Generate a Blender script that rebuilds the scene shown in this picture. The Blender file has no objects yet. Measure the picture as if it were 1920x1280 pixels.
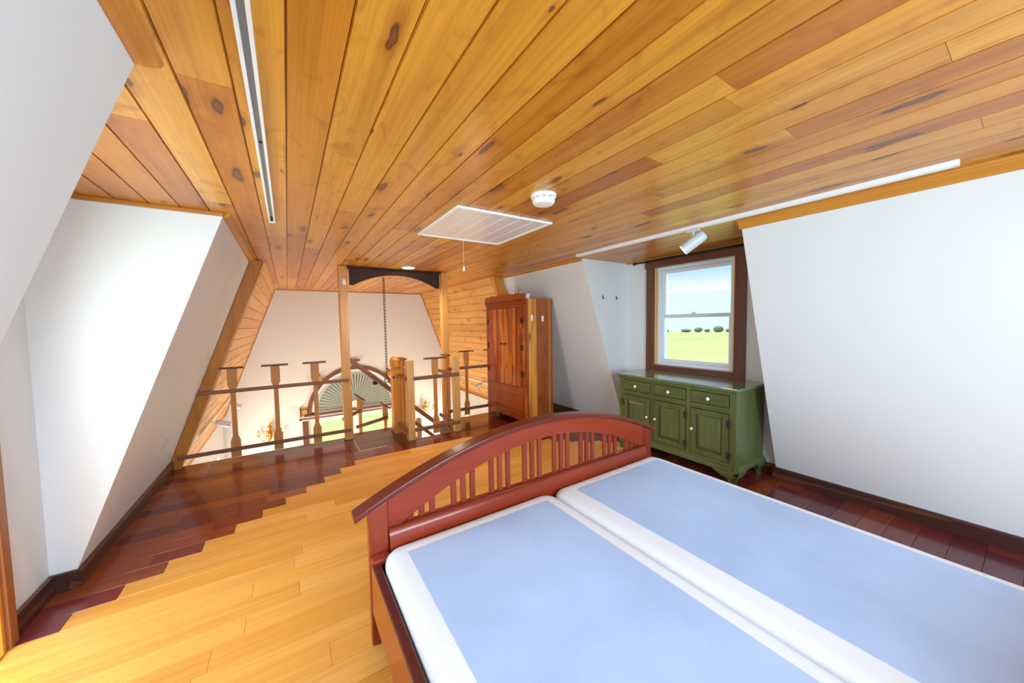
import bpy, math, random
from mathutils import Vector, Matrix
from mathutils.geometry import tessellate_polygon
random.seed(7)
S = bpy.context.scene
COL = S.collection
PI = math.pi

# ------------------------------------------------------------------ camera
CAM_H = 1.5
cd = bpy.data.cameras.new('camera')
cam = bpy.data.objects.new('camera', cd); COL.objects.link(cam)
cd.sensor_width = 36.0
cd.lens = 648.28 / 1920 * 36.0
cd.clip_start = 0.02; cd.clip_end = 6000
_r = Vector((0.83878697, -0.54420897, -0.01652316))
_u = Vector((0.04290189, 0.03581016, 0.99843731))
_f = Vector((0.54276684, 0.83818508, -0.05338469))
m = Matrix((_r, _u, -_f)).transposed().to_4x4()
m.translation = Vector((0, 0, CAM_H))
cam.matrix_world = m
S.camera = cam

# ------------------------------------------------------------------ world / sun / light
W = bpy.data.worlds.new('sky'); S.world = W; W.use_nodes = True
nt = W.node_tree; nt.nodes.clear()
wo = nt.nodes.new('ShaderNodeOutputWorld'); bg = nt.nodes.new('ShaderNodeBackground')
tc = nt.nodes.new('ShaderNodeTexCoord'); sp = nt.nodes.new('ShaderNodeSeparateXYZ')
rp = nt.nodes.new('ShaderNodeValToRGB')
nt.links.new(tc.outputs['Generated'], sp.inputs[0]); nt.links.new(sp.outputs['Z'], rp.inputs[0])
nt.links.new(rp.outputs[0], bg.inputs[0]); nt.links.new(bg.outputs[0], wo.inputs[0])
cr = rp.color_ramp
cr.elements[0].position = 0.0; cr.elements[0].color = (1, 1, 1, 1)
cr.elements[1].position = 1.0; cr.elements[1].color = (0.30, 0.52, 0.92, 1)
e = cr.elements.new(0.06); e.color = (0.92, 0.97, 1.0, 1)
e = cr.elements.new(0.135); e.color = (0.33, 0.55, 0.93, 1)
bg.inputs['Strength'].default_value = 0.85

def lamp(name, kind, loc, energy, color=(1, 1, 1), rot=None, size=None, size_y=None, to=None, radius=None, spot=None):
    d = bpy.data.lights.new(name, kind); o = bpy.data.objects.new(name, d); COL.objects.link(o)
    o.location = loc; d.energy = energy; d.color = color
    if size is not None:
        d.shape = 'RECTANGLE'; d.size = size; d.size_y = size_y or size
    if radius is not None: d.shadow_soft_size = radius
    if spot: d.spot_size = spot; d.spot_blend = 0.6
    if to is not None: o.rotation_euler = Vector(to).to_track_quat('-Z', 'Y').to_euler()
    return o

lamp('sun', 'SUN', (0, 0, 30), 3.0, (1, 0.96, 0.86), to=(0.12, -0.32, -1))
bpy.data.lights['sun'].angle = 0.02
# area lamps for daylight: the dormer doorway is real, the others are added
lamp('added_rear_fill', 'AREA', (0.95, -1.60, 1.40), 135, (0.60, 0.81, 1.0), size=2.1, size_y=1.4, to=(0, 1, -0.75))  # fill lamp added at the rear opening to brighten the room
lamp('daylight_dormer_door', 'AREA', (-1.30, 2.15, 1.08), 24, (0.80, 0.96, 0.97), size=0.8, size_y=1.9, to=(1, 0, -0.3))
lamp('daylight_right_dormer', 'AREA', (5.7, 2.25, 3.7), 205, (0.66, 0.87, 1.0), size=2.2, size_y=1.6, to=(-1, 0, -0.95))  # lamp added outside, above the view, to strengthen the dormer window's light
lamp('added_lower_fill_left', 'AREA', (-1.27, 6.7, -1.45), 82, (1.0, 0.87, 0.70), size=2.0, size_y=1.2, to=(1, -0.1, 0.5))  # warm lamp added at an invented, unseen side opening
lamp('added_lower_fill_right', 'AREA', (3.90, 6.7, -1.45), 82, (1.0, 0.87, 0.70), size=2.0, size_y=1.2, to=(-1, -0.1, 0.5))  # added lamp at the unseen opening in the right lower wall

S.view_settings.view_transform = 'Standard'
S.view_settings.look = 'None'
S.view_settings.exposure = 0.72
S.view_settings.gamma = 1.0
S.view_settings.use_curve_mapping = False

# ------------------------------------------------------------------ materials
def rgb(r, g, b):
    f = lambda c: (c / 255 / 12.92) if c / 255 <= 0.04045 else ((c / 255 + 0.055) / 1.055) ** 2.4
    return (f(r), f(g), f(b), 1)

def base_mat(name):
    mt = bpy.data.materials.new(name); mt.use_nodes = True
    return mt, mt.node_tree, mt.node_tree.nodes['Principled BSDF']

def plain(name, col, rough=0.5, metal=0.0, coat=0.0, bump=0.0, bscale=60, var=0.0, vscale=3.0, spec=None, trans=0.0, emit=None, estr=0.0):
    mt, t, b = base_mat(name)
    b.inputs['Base Color'].default_value = col
    b.inputs['Roughness'].default_value = rough
    b.inputs['Metallic'].default_value = metal
    b.inputs['Coat Weight'].default_value = coat
    b.inputs['Coat Roughness'].default_value = 0.15
    if spec is not None: b.inputs['Specular IOR Level'].default_value = spec
    if emit:
        b.inputs['Emission Color'].default_value = emit; b.inputs['Emission Strength'].default_value = estr
    if bump or var:
        c = t.nodes.new('ShaderNodeTexCoord'); n = t.nodes.new('ShaderNodeTexNoise')
        t.links.new(c.outputs['Object'], n.inputs['Vector'])
        n.inputs['Scale'].default_value = bscale if bump else vscale
        n.inputs['Detail'].default_value = 4
        if bump:
            bp = t.nodes.new('ShaderNodeBump'); bp.inputs['Strength'].default_value = bump; bp.inputs['Distance'].default_value = 0.004
            t.links.new(n.outputs['Fac'], bp.inputs['Height']); t.links.new(bp.outputs[0], b.inputs['Normal'])
        if var:
            n2 = t.nodes.new('ShaderNodeTexNoise'); n2.inputs['Scale'].default_value = vscale; n2.inputs['Detail'].default_value = 5
            t.links.new(c.outputs['Object'], n2.inputs['Vector'])
            rr = t.nodes.new('ShaderNodeValToRGB')
            rr.color_ramp.elements[0].position = 0.3; rr.color_ramp.elements[1].position = 0.7
            rr.color_ramp.elements[0].color = tuple(max(0, x * (1 - var)) for x in col[:3]) + (1,)
            rr.color_ramp.elements[1].color = tuple(min(1, x * (1 + var)) for x in col[:3]) + (1,)
            t.links.new(n2.outputs['Fac'], rr.inputs[0]); t.links.new(rr.outputs[0], b.inputs['Base Color'])
    return mt

def wood(name, cols, axis='Y', rough=0.35, coat=0.3, croughs=0.18, grain=0.35, streak=0.35, knots=0.0, knot_col=(0.05, 0.018, 0.008), across=30, knot_scale=(1.1, 5.5), figure=0.0, fig_col=None, spec=0.3, knot_r=0.13, smudge=0.0, bump=0.08):
    """cols: colours spread over pieces by the object's random number"""
    mt, t, b = base_mat(name); L = t.links.new; N = t.nodes.new
    b.inputs['Roughness'].default_value = rough
    b.inputs['Coat Weight'].default_value = coat; b.inputs['Coat Roughness'].default_value = croughs
    b.inputs['Specular IOR Level'].default_value = spec
    c = N('ShaderNodeTexCoord'); oi = N('ShaderNodeObjectInfo')
    mu = N('ShaderNodeVectorMath'); mu.operation = 'MULTIPLY_ADD'
    cx = N('ShaderNodeCombineXYZ')
    for i in range(3): L(oi.outputs['Random'], cx.inputs[i])
    L(cx.outputs[0], mu.inputs[0]); mu.inputs[1].default_value = (61.3, 47.7, 83.1); L(c.outputs['Object'], mu.inputs[2])
    def scaled(al, ac):
        v = N('ShaderNodeVectorMath'); v.operation = 'MULTIPLY'; L(mu.outputs[0], v.inputs[0])
        s = [ac, ac, ac]; s['XYZ'.index(axis)] = al; v.inputs[1].default_value = s
        return v.outputs[0]
    base = N('ShaderNodeValToRGB'); base.color_ramp.interpolation = 'LINEAR'
    els = base.color_ramp.elements
    for i, cc in enumerate(cols):
        p = i / max(1, len(cols) - 1)
        if i == 0: els[0].position = 0; els[0].color = cc
        elif i == len(cols) - 1: els[-1].position = 1; els[-1].color = cc
        else: x = els.new(p); x.color = cc
    if len(cols) == 1: els[1].color = cols[0]
    L(oi.outputs['Random'], base.inputs[0])
    cur = base.outputs[0]
    def darken(fac_socket, lo, hi, amount, tint=(0.45, 0.28, 0.16)):
        nonlocal cur
        mr = N('ShaderNodeMapRange'); mr.inputs[1].default_value = lo; mr.inputs[2].default_value = hi
        mr.inputs[3].default_value = 0; mr.inputs[4].default_value = amount
        L(fac_socket, mr.inputs[0])
        mx = N('ShaderNodeMix'); mx.data_type = 'RGBA'; mx.blend_type = 'MULTIPLY'
        L(mr.outputs[0], mx.inputs[0]); L(cur, mx.inputs[6]); mx.inputs[7].default_value = (*tint, 1)
        cur = mx.outputs[2]
    n1 = N('ShaderNodeTexNoise'); n1.inputs['Scale'].default_value = 1; n1.inputs['Detail'].default_value = 3
    L(scaled(1.6, across * 4), n1.inputs['Vector']); darken(n1.outputs['Fac'], 0.42, 0.75, grain)
    n2 = N('ShaderNodeTexNoise'); n2.inputs['Scale'].default_value = 1; n2.inputs['Detail'].default_value = 4; n2.inputs['Distortion'].default_value = 0.6
    L(scaled(0.8, across * 0.45), n2.inputs['Vector']); darken(n2.outputs['Fac'], 0.45, 0.8, streak)
    if smudge:
        n4 = N('ShaderNodeTexNoise'); n4.inputs['Scale'].default_value = 1; n4.inputs['Detail'].default_value = 3; n4.inputs['Distortion'].default_value = 1.5
        L(scaled(4.5, 7.0), n4.inputs['Vector']); darken(n4.outputs['Fac'], 0.56, 0.80, smudge, (0.45, 0.22, 0.08))
    if figure:
        n3 = N('ShaderNodeTexNoise'); n3.inputs['Scale'].default_value = 1; n3.inputs['Detail'].default_value = 2; n3.inputs['Distortion'].default_value = 1.0
        L(scaled(0.55, across * 0.22), n3.inputs['Vector'])
        mr = N('ShaderNodeMapRange'); mr.inputs[1].default_value = 0.52; mr.inputs[2].default_value = 0.56; mr.inputs[4].default_value = figure
        L(n3.outputs['Fac'], mr.inputs[0])
        mx = N('ShaderNodeMix'); mx.data_type = 'RGBA'; L(mr.outputs[0], mx.inputs[0]); L(cur, mx.inputs[6]); mx.inputs[7].default_value = fig_col
        cur = mx.outputs[2]
    if knots:
        vz = N('ShaderNodeTexVoronoi'); vz.voronoi_dimensions = '2D'; vz.inputs['Scale'].default_value = 1
        nd = N('ShaderNodeTexNoise'); nd.inputs['Scale'].default_value = 9; L(mu.outputs[0], nd.inputs['Vector'])
        va = N('ShaderNodeVectorMath'); va.operation = 'MULTIPLY_ADD'; va.inputs[1].default_value = (0.25, 0.25, 0.25)
        ks = N('ShaderNodeSeparateXYZ'); L(scaled(*knot_scale), ks.inputs[0])
        kc = N('ShaderNodeCombineXYZ'); oth = [q for q in 'XYZ' if q != axis]
        sm_ = N('ShaderNodeMath'); sm_.operation = 'ADD'; L(ks.outputs[oth[0]], sm_.inputs[0]); L(ks.outputs[oth[1]], sm_.inputs[1])
        L(ks.outputs[axis], kc.inputs[0]); L(sm_.outputs[0], kc.inputs[1])
        L(nd.outputs['Color'], va.inputs[0]); L(kc.outputs[0], va.inputs[2])
        L(va.outputs[0], vz.inputs['Vector'])
        sx = N('ShaderNodeSeparateColor'); L(vz.outputs['Color'], sx.inputs[0])
        # radius varies with the cell; many cells have none
        rad = N('ShaderNodeMapRange'); rad.inputs[1].default_value = 1 - knots; rad.inputs[2].default_value = 1.0
        rad.inputs[3].default_value = 0.0; rad.inputs[4].default_value = knot_r
        L(sx.outputs[0], rad.inputs[0])
        dv = N('ShaderNodeMath'); dv.operation = 'DIVIDE'; L(vz.outputs['Distance'], dv.inputs[0])
        ad = N('ShaderNodeMath'); ad.operation = 'ADD'; L(rad.outputs[0], ad.inputs[0]); ad.inputs[1].default_value = 0.0001
        L(ad.outputs[0], dv.inputs[1])
        halo = N('ShaderNodeMapRange'); halo.inputs[1].default_value = 1.0; halo.inputs[2].default_value = 2.6
        halo.inputs[3].default_value = 0.45; halo.inputs[4].default_value = 0.0; L(dv.outputs[0], halo.inputs[0])
        mh = N('ShaderNodeMix'); mh.data_type = 'RGBA'; mh.blend_type = 'MULTIPLY'; L(halo.outputs[0], mh.inputs[0]); L(cur, mh.inputs[6]); mh.inputs[7].default_value = (0.55, 0.3, 0.14, 1)
        core = N('ShaderNodeMapRange'); core.inputs[1].default_value = 0.7; core.inputs[2].default_value = 1.05
        core.inputs[3].default_value = 0.88; core.inputs[4].default_value = 0.0; L(dv.outputs[0], core.inputs[0])
        hr = N('ShaderNodeMapRange'); hr.inputs[1].default_value = 0.35; hr.inputs[2].default_value = 0.75; L(dv.outputs[0], hr.inputs[0])
        hm = N('ShaderNodeMix'); hm.data_type = 'RGBA'; L(hr.outputs[0], hm.inputs[0]); hm.inputs[6].default_value = (knot_col[0] * 3.2, knot_col[1] * 3.4, knot_col[2] * 3.2, 1); hm.inputs[7].default_value = (*knot_col, 1)
        mk = N('ShaderNodeMix'); mk.data_type = 'RGBA'; L(core.outputs[0], mk.inputs[0]); L(mh.outputs[2], mk.inputs[6]); L(hm.outputs[2], mk.inputs[7])
        cur = mk.outputs[2]
    L(cur, b.inputs['Base Color'])
    bp = N('ShaderNodeBump'); bp.inputs['Strength'].default_value = bump; bp.inputs['Distance'].default_value = 0.002
    L(n1.outputs['Fac'], bp.inputs['Height']); L(bp.outputs[0], b.inputs['Normal'])
    return mt

M = {}
M['wall'] = plain('white_wall_paint', (0.70, 0.715, 0.73, 1), 0.55, bump=0.05, bscale=140, spec=0.3)
PINE = [(0.55, 0.200, 0.014, 1), (0.66, 0.278, 0.026, 1), (0.71, 0.338, 0.040, 1), (0.59, 0.235, 0.018, 1), (0.47, 0.145, 0.012, 1), (0.69, 0.318, 0.036, 1)]
M['ceil'] = wood('varnished_knotty_pine', PINE, 'Y', 0.42, 0.36, 0.22, 0.32, 0.55, knots=0.55, knot_scale=(1.7, 6.0), knot_r=0.145, smudge=0.6)
PINE2 = [(0.76, 0.40, 0.085, 1), (0.82, 0.46, 0.115, 1), (0.72, 0.35, 0.065, 1), (0.79, 0.43, 0.10, 1)]
M['slope'] = wood('pale_knotty_pine', PINE2, 'Y', 0.45, 0.3, 0.25, 0.30, 0.4, knots=0.6, knot_scale=(2.4, 7.0), knot_col=(0.16, 0.06, 0.02), knot_r=0.13, smudge=0.3)
M['pine_z'] = wood('pine_post_wood', [(0.66, 0.31, 0.07, 1), (0.70, 0.34, 0.085, 1)], 'Z', 0.45, 0.15, 0.25, 0.3, 0.4, knots=0.30, knot_scale=(1.6, 7))
M['fir_z'] = wood('pale_fir_wood', [(0.72, 0.39, 0.13, 1), (0.68, 0.36, 0.12, 1)], 'Z', 0.45, 0.2, 0.25, 0.35, 0.3)
M['orange_z'] = wood('orange_pine_wood', [(0.70, 0.27, 0.035, 1), (0.66, 0.25, 0.03, 1)], 'Z', 0.42, 0.2, 0.2, 0.3, 0.4, knots=0.2)
M['amber_z'] = wood('amber_beam_wood', [(0.46, 0.175, 0.018, 1)], 'Z', 0.48, 0.1, 0.22, 0.3, 0.45, knots=0.35, knot_scale=(1.6, 7))
M['casing_z'] = wood('brown_door_casing_wood', [(0.36, 0.13, 0.04, 1)], 'Z', 0.42, 0.3, 0.22, 0.35, 0.5, knots=0.25)
M['amber_y'] = wood('amber_trim_wood', [(0.60, 0.25, 0.035, 1)], 'Y', 0.45, 0.15, 0.22, 0.3, 0.45)
M['amber_x'] = wood('amber_trim_wood_cross', [(0.45, 0.17, 0.03, 1)], 'X', 0.42, 0.35, 0.22, 0.3, 0.45)
M['bal_z'] = wood('baluster_wood', [(0.58, 0.25, 0.06, 1), (0.54, 0.225, 0.05, 1)], 'Z', 0.5, 0.1, 0.25, 0.35, 0.35)
M['rail_x'] = wood('dark_rail_wood', [(0.26, 0.115, 0.062, 1), (0.23, 0.10, 0.054, 1)], 'X', 0.5, 0.05, 0.22, 0.5, 0.5)
M['rail_y'] = wood('dark_rail_wood_deep', [(0.26, 0.115, 0.062, 1)], 'Y', 0.5, 0.05, 0.22, 0.5, 0.5)
M['cap'] = wood('dark_cap_wood', [(0.10, 0.042, 0.028, 1)], 'X', 0.4, 0.3, 0.2, 0.4, 0.4)
OAK = [(0.76, 0.345, 0.060, 1), (0.82, 0.395, 0.085, 1), (0.70, 0.30, 0.045, 1), (0.85, 0.435, 0.11, 1), (0.79, 0.365, 0.068, 1)]
M['oak'] = wood('light_oak_floor', OAK, 'X', 0.36, 0.22, 0.2, 0.25, 0.30, across=24)
CHERRY = [(0.085, 0.008, 0.016, 1), (0.20, 0.028, 0.014, 1), (0.12, 0.013, 0.020, 1), (0.28, 0.056, 0.012, 1), (0.15, 0.019, 0.018, 1), (0.30, 0.075, 0.016, 1), (0.10, 0.010, 0.018, 1)]
M['cherry'] = wood('dark_cherry_floor', CHERRY, 'X', 0.27, 0.5, 0.10, 0.25, 0.35, across=24, bump=0.02)
M['step'] = wood('dark_brown_step_wood', [(0.105, 0.040, 0.026, 1), (0.125, 0.05, 0.032, 1)], 'X', 0.35, 0.4, 0.2, 0.4, 0.4)
M['skirt_y'] = wood('dark_stained_skirting', [(0.055, 0.018, 0.012, 1)], 'Y', 0.4, 0.35, 0.2, 0.55, 0.3, figure=0.65, fig_col=(0.16, 0.05, 0.025, 1), across=55)
M['skirt_x'] = wood('dark_stained_skirting_cross', [(0.055, 0.018, 0.012, 1)], 'X', 0.4, 0.35, 0.2, 0.55, 0.3)
M['walnut_y'] = wood('walnut_window_casing', [(0.155, 0.062, 0.040, 1)], 'Y', 0.38, 0.35, 0.2, 0.45, 0.5)
M['walnut_z'] = wood('walnut_window_casing_upright', [(0.155, 0.062, 0.040, 1)], 'Z', 0.38, 0.35, 0.2, 0.45, 0.5)
M['walnut_x'] = wood('walnut_casing_cross', [(0.20, 0.085, 0.06, 1)], 'X', 0.38, 0.35, 0.2, 0.45, 0.5)
M['valance'] = wood('near_black_valance_wood', [(0.045, 0.017, 0.010, 1)], 'X', 0.6, 0.0, 0.2, 0.4, 0.4)
BED = [(0.30, 0.036, 0.010, 1), (0.27, 0.030, 0.010, 1)]
M['bed_x'] = wood('red_cherry_bed_wood', BED, 'X', 0.32, 0.30, 0.12, 0.25, 0.55, across=12)
M['bed_z'] = wood('red_cherry_bed_wood_upright', [(0.31, 0.042, 0.012, 1), (0.23, 0.030, 0.012, 1)], 'Z', 0.32, 0.30, 0.12, 0.25, 0.5, across=12)
M['bed_dark'] = wood('dark_cherry_bed_cap', [(0.15, 0.024, 0.012, 1)], 'X', 0.3, 0.35, 0.16, 0.25, 0.4)
M['bed_y'] = wood('bed_rail_wood', [(0.36, 0.07, 0.014, 1)], 'Y', 0.3, 0.45, 0.15, 0.25, 0.4)
M['bed_y_dark'] = wood('bed_rail_top_wood', [(0.10, 0.018, 0.016, 1)], 'Y', 0.3, 0.45, 0.15, 0.25, 0.4)
CEDAR = [(0.33, 0.058, 0.005, 1), (0.25, 0.036, 0.004, 1), (0.38, 0.078, 0.007, 1)]
M['cedar'] = wood('red_cedar', CEDAR, 'Z', 0.36, 0.25, 0.15, 0.4, 0.75, knots=0.7, knot_scale=(3.2, 8), knot_r=0.16, figure=0.5, fig_col=(0.66, 0.22, 0.025, 1), knot_col=(0.10, 0.02, 0.008))
M['cedar_sap'] = wood('cedar_sapwood', [(0.74, 0.31, 0.045, 1), (0.78, 0.35, 0.06, 1)], 'Z', 0.35, 0.4, 0.15, 0.3, 0.4, knots=0.25, knot_scale=(2.4, 7), figure=0.85, fig_col=(0.42, 0.14, 0.03, 1), knot_col=(0.12, 0.025, 0.01))
M['cedar_brown'] = wood('cedar_heartwood', [(0.36, 0.105, 0.022, 1), (0.33, 0.09, 0.018, 1)], 'Z', 0.35, 0.4, 0.15, 0.3, 0.5, knots=0.55, knot_scale=(2.8, 7), knot_col=(0.12, 0.025, 0.01))
M['cedar_y'] = wood('red_cedar_cross', CEDAR, 'Y', 0.36, 0.25, 0.15, 0.4, 0.75, knots=0.6, knot_scale=(2.4, 7), knot_col=(0.10, 0.02, 0.008))
GREEN = [(0.098, 0.130, 0.040, 1), (0.108, 0.138, 0.044, 1)]
M['green_z'] = wood('green_glazed_paint', GREEN, 'Z', 0.40, 0.35, 0.22, 0.35, 0.5, across=20)
M['green_y'] = wood('green_glazed_paint_cross', GREEN, 'Y', 0.40, 0.35, 0.22, 0.35, 0.5, across=20)
M['green_top'] = wood('green_painted_top', [(0.13, 0.19, 0.09, 1)], 'Y', 0.22, 0.9, 0.10, 0.2, 0.3, across=14)
M['green_dark'] = plain('dark_green_glaze', (0.035, 0.050, 0.018, 1), 0.5)
M['white_plastic'] = plain('white_plastic', (0.85, 0.85, 0.84, 1), 0.35)
M['white_metal'] = plain('white_enamel', (0.82, 0.83, 0.85, 1), 0.35)
M['grey_slot'] = plain('grey_track_slot', (0.28, 0.32, 0.38, 1), 0.4, metal=0.4)
M['spot_body'] = plain('grey_white_spot_body', (0.55, 0.58, 0.62, 1), 0.4)
M['hatch'] = plain('white_gloss_hatch', (0.78, 0.80, 0.84, 1), 0.22, coat=0.4)
M['porcelain'] = plain('white_porcelain', (0.90, 0.90, 0.88, 1), 0.12, coat=0.8)
M['iron'] = plain('black_iron', (0.02, 0.02, 0.022, 1), 0.45, metal=0.6)
M['pewter'] = plain('dark_pewter', (0.06, 0.065, 0.06, 1), 0.4, metal=0.7)
M['brass'] = plain('brass', (0.78, 0.46, 0.12, 1), 0.22, metal=1.0)
M['brass_pale'] = plain('worn_brass_strip', (0.70, 0.60, 0.42, 1), 0.35, metal=0.8)
M['crystal'] = plain('crystal', (0.9, 0.92, 0.93, 1), 0.08)
M['ticking'] = plain('white_box_spring_cloth', (0.80, 0.84, 0.90, 1), 0.75, bump=0.35, bscale=35, spec=0.25)
M['blue'] = plain('blue_grey_spring_cover', (0.42, 0.56, 0.82, 1), 0.6, bump=0.1, bscale=260, var=0.10, vscale=2.2, spec=0.3)
M['vinyl'] = plain('white_vinyl_frame', (0.74, 0.78, 0.82, 1), 0.35)
M['jamb'] = wood('pine_window_jamb', [(0.72, 0.40, 0.14, 1)], 'Z', 0.45, 0.2, 0.25, 0.2, 0.3)
M['shade'] = plain('grey_green_pleated_shade', (0.44, 0.49, 0.47, 1), 0.8, var=0.10, vscale=40)
M['backing'] = plain('dark_gap_backing', (0.12, 0.042, 0.012, 1), 0.8)
M['subfloor'] = plain('subfloor', (0.10, 0.035, 0.02, 1), 0.7)
M['sticker'] = plain('blue_grey_sticker', (0.50, 0.56, 0.72, 1), 0.5, var=0.4, vscale=60)
M['patch'] = plain('pale_plaster_patch', (0.66, 0.64, 0.63, 1), 0.6, var=0.15, vscale=50)
M['bulb'] = plain('lit_lamp_lens', (1, 0.9, 0.7, 1), 0.4, emit=(1, 0.86, 0.6, 1), estr=14)
M['bulb_cool'] = plain('lit_spot_lens', (1, 1, 1, 1), 0.4, emit=(0.9, 0.96, 1, 1), estr=8)
M['grass'] = plain('meadow_grass', (0.50, 0.58, 0.19, 1), 0.9, var=0.15, vscale=0.05, spec=0.1)
M['lawn'] = plain('lawn_grass', (0.26, 0.50, 0.07, 1), 0.9, var=0.3, vscale=0.5, spec=0.1)
M['hill'] = plain('haze_paled_hill', (0.47, 0.52, 0.45, 1), 0.95, var=0.05, vscale=0.02, spec=0.05)  # distance haze is mixed into this pale albedo
M['leaf'] = plain('haze_paled_leaf', (0.20, 0.28, 0.18, 1), 0.9, var=0.4, vscale=0.8, spec=0.1)  # leaf tone lightened to carry the haze of distance
M['lower_floor'] = wood('lower_room_floor', [(0.45, 0.22, 0.08, 1)], 'X', 0.4, 0.3, 0.2)

def glass_mat():
    mt = bpy.data.materials.new('window_glass'); mt.use_nodes = True; t = mt.node_tree; t.nodes.clear()
    o = t.nodes.new('ShaderNodeOutputMaterial'); mx = t.nodes.new('ShaderNodeMixShader')
    tr = t.nodes.new('ShaderNodeBsdfTransparent'); gl = t.nodes.new('ShaderNodeBsdfGlossy'); gl.inputs['Roughness'].default_value = 0.02
    fr = t.nodes.new('ShaderNodeFresnel'); fr.inputs['IOR'].default_value = 1.35
    tr.inputs[0].default_value = (0.97, 0.985, 0.99, 1)
    t.links.new(fr.outputs[0], mx.inputs[0]); t.links.new(tr.outputs[0], mx.inputs[1]); t.links.new(gl.outputs[0], mx.inputs[2])
    t.links.new(mx.outputs[0], o.inputs[0]); return mt
M['glass'] = glass_mat()

# ------------------------------------------------------------------ mesh helpers
class MB:
    def __init__(s): s.v = []; s.f = []
    def add(s, vs, fs):
        o = len(s.v); s.v += [tuple(v) for v in vs]; s.f += [tuple(i + o for i in f) for f in fs]; return s
    def box(s, x0, x1, y0, y1, z0, z1):
        vs = [(x, y, z) for z in (z0, z1) for y in (y0, y1) for x in (x0, x1)]
        return s.add(vs, [(0, 2, 3, 1), (4, 5, 7, 6), (0, 1, 5, 4), (2, 6, 7, 3), (0, 4, 6, 2), (1, 3, 7, 5)])
    def prism(s, poly, axis, a, b):
        """poly: 2D points in the two other axes (cyclic order X:(y,z) Y:(x,z) Z:(x,y))"""
        def P(p, t):
            return (t, p[0], p[1]) if axis == 'X' else (p[0], t, p[1]) if axis == 'Y' else (p[0], p[1], t)
        n = len(poly); area = sum(poly[i][0] * poly[(i + 1) % n][1] - poly[(i + 1) % n][0] * poly[i][1] for i in range(n))
        pts = list(poly) if area > 0 else list(poly)[::-1]
        if axis == 'Y': pts = pts[::-1]
        vs = [P(p, a) for p in pts] + [P(p, b) for p in pts]
        fs = [tuple(range(n))[::-1], tuple(range(n, 2 * n))] + [(i, (i + 1) % n, n + (i + 1) % n, n + i) for i in range(n)]
        return s.add(vs, fs)
    def plate(s, outer, holes, axis, a, b):
        """flat slab with holes"""
        def P(p, t):
            return (t, p[0], p[1]) if axis == 'X' else (p[0], t, p[1]) if axis == 'Y' else (p[0], p[1], t)
        loops = [outer] + holes
        flat = [p for l in loops for p in l]
        tris = tessellate_polygon([[Vector((p[0], p[1], 0)) for p in l] for l in loops])
        n = len(flat)
        vs = [P(p, a) for p in flat] + [P(p, b) for p in flat]
        fs = [t for t in tris] + [tuple(i + n for i in t[::-1]) for t in tris]
        o = 0
        for l in loops:
            k = len(l)
            fs += [(o + i, o + (i + 1) % k, n + o + (i + 1) % k, n + o + i) for i in range(k)]
            o += k
        return s.add(vs, fs)
    def tube(s, path, r, n=8, closed=False, caps=True):
        pts = [Vector(p) for p in path]; k = len(pts); rings = []
        rs = r if isinstance(r, (list, tuple)) else [r] * k
        up = None
        for i, p in enumerate(pts):
            if closed: d = pts[(i + 1) % k] - pts[i - 1]
            else: d = pts[min(i + 1, k - 1)] - pts[max(i - 1, 0)]
            d.normalize()
            if up is None:
                up = Vector((0, 0, 1)) if abs(d.z) < 0.9 else Vector((1, 0, 0))
            a = d.cross(up); a.normalize(); bq = a.cross(d); up = bq
            rings.append([p + rs[i] * (math.cos(2 * PI * j / n) * a + math.sin(2 * PI * j / n) * bq) for j in range(n)])
        vs = [v for rg in rings for v in rg]; fs = []
        m = k if closed else k - 1
        for i in range(m):
            i2 = (i + 1) % k
            fs += [(i * n + j, i * n + (j + 1) % n, i2 * n + (j + 1) % n, i2 * n + j) for j in range(n)]
        if caps and not closed: fs += [tuple(range(n))[::-1], tuple((k - 1) * n + j for j in range(n))]
        return s.add(vs, fs)
    def lathe(s, prof, n=20, c=(0, 0, 0), axis='Z'):
        """prof: (radius, height)"""
        vs = []; fs = []; k = len(prof)
        for r, h in prof:
            for j in range(n):
                a = 2 * PI * j / n; p = (r * math.cos(a), r * math.sin(a), h)
                if axis == 'X': p = (p[2], p[0], p[1])
                elif axis == 'Y': p = (p[1], p[2], p[0])
                vs.append((p[0] + c[0], p[1] + c[1], p[2] + c[2]))
        for i in range(k - 1):
            fs += [(i * n + j, i * n + (j + 1) % n, (i + 1) * n + (j + 1) % n, (i + 1) * n + j) for j in range(n)]
        fs += [tuple(range(n))[::-1], tuple((k - 1) * n + j for j in range(n))]
        return s.add(vs, fs)
    def xform(s, mat): s.v = [tuple(mat @ Vector(v)) for v in s.v]; return s
    def shift(s, d): s.v = [(v[0] + d[0], v[1] + d[1], v[2] + d[2]) for v in s.v]; return s

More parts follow.
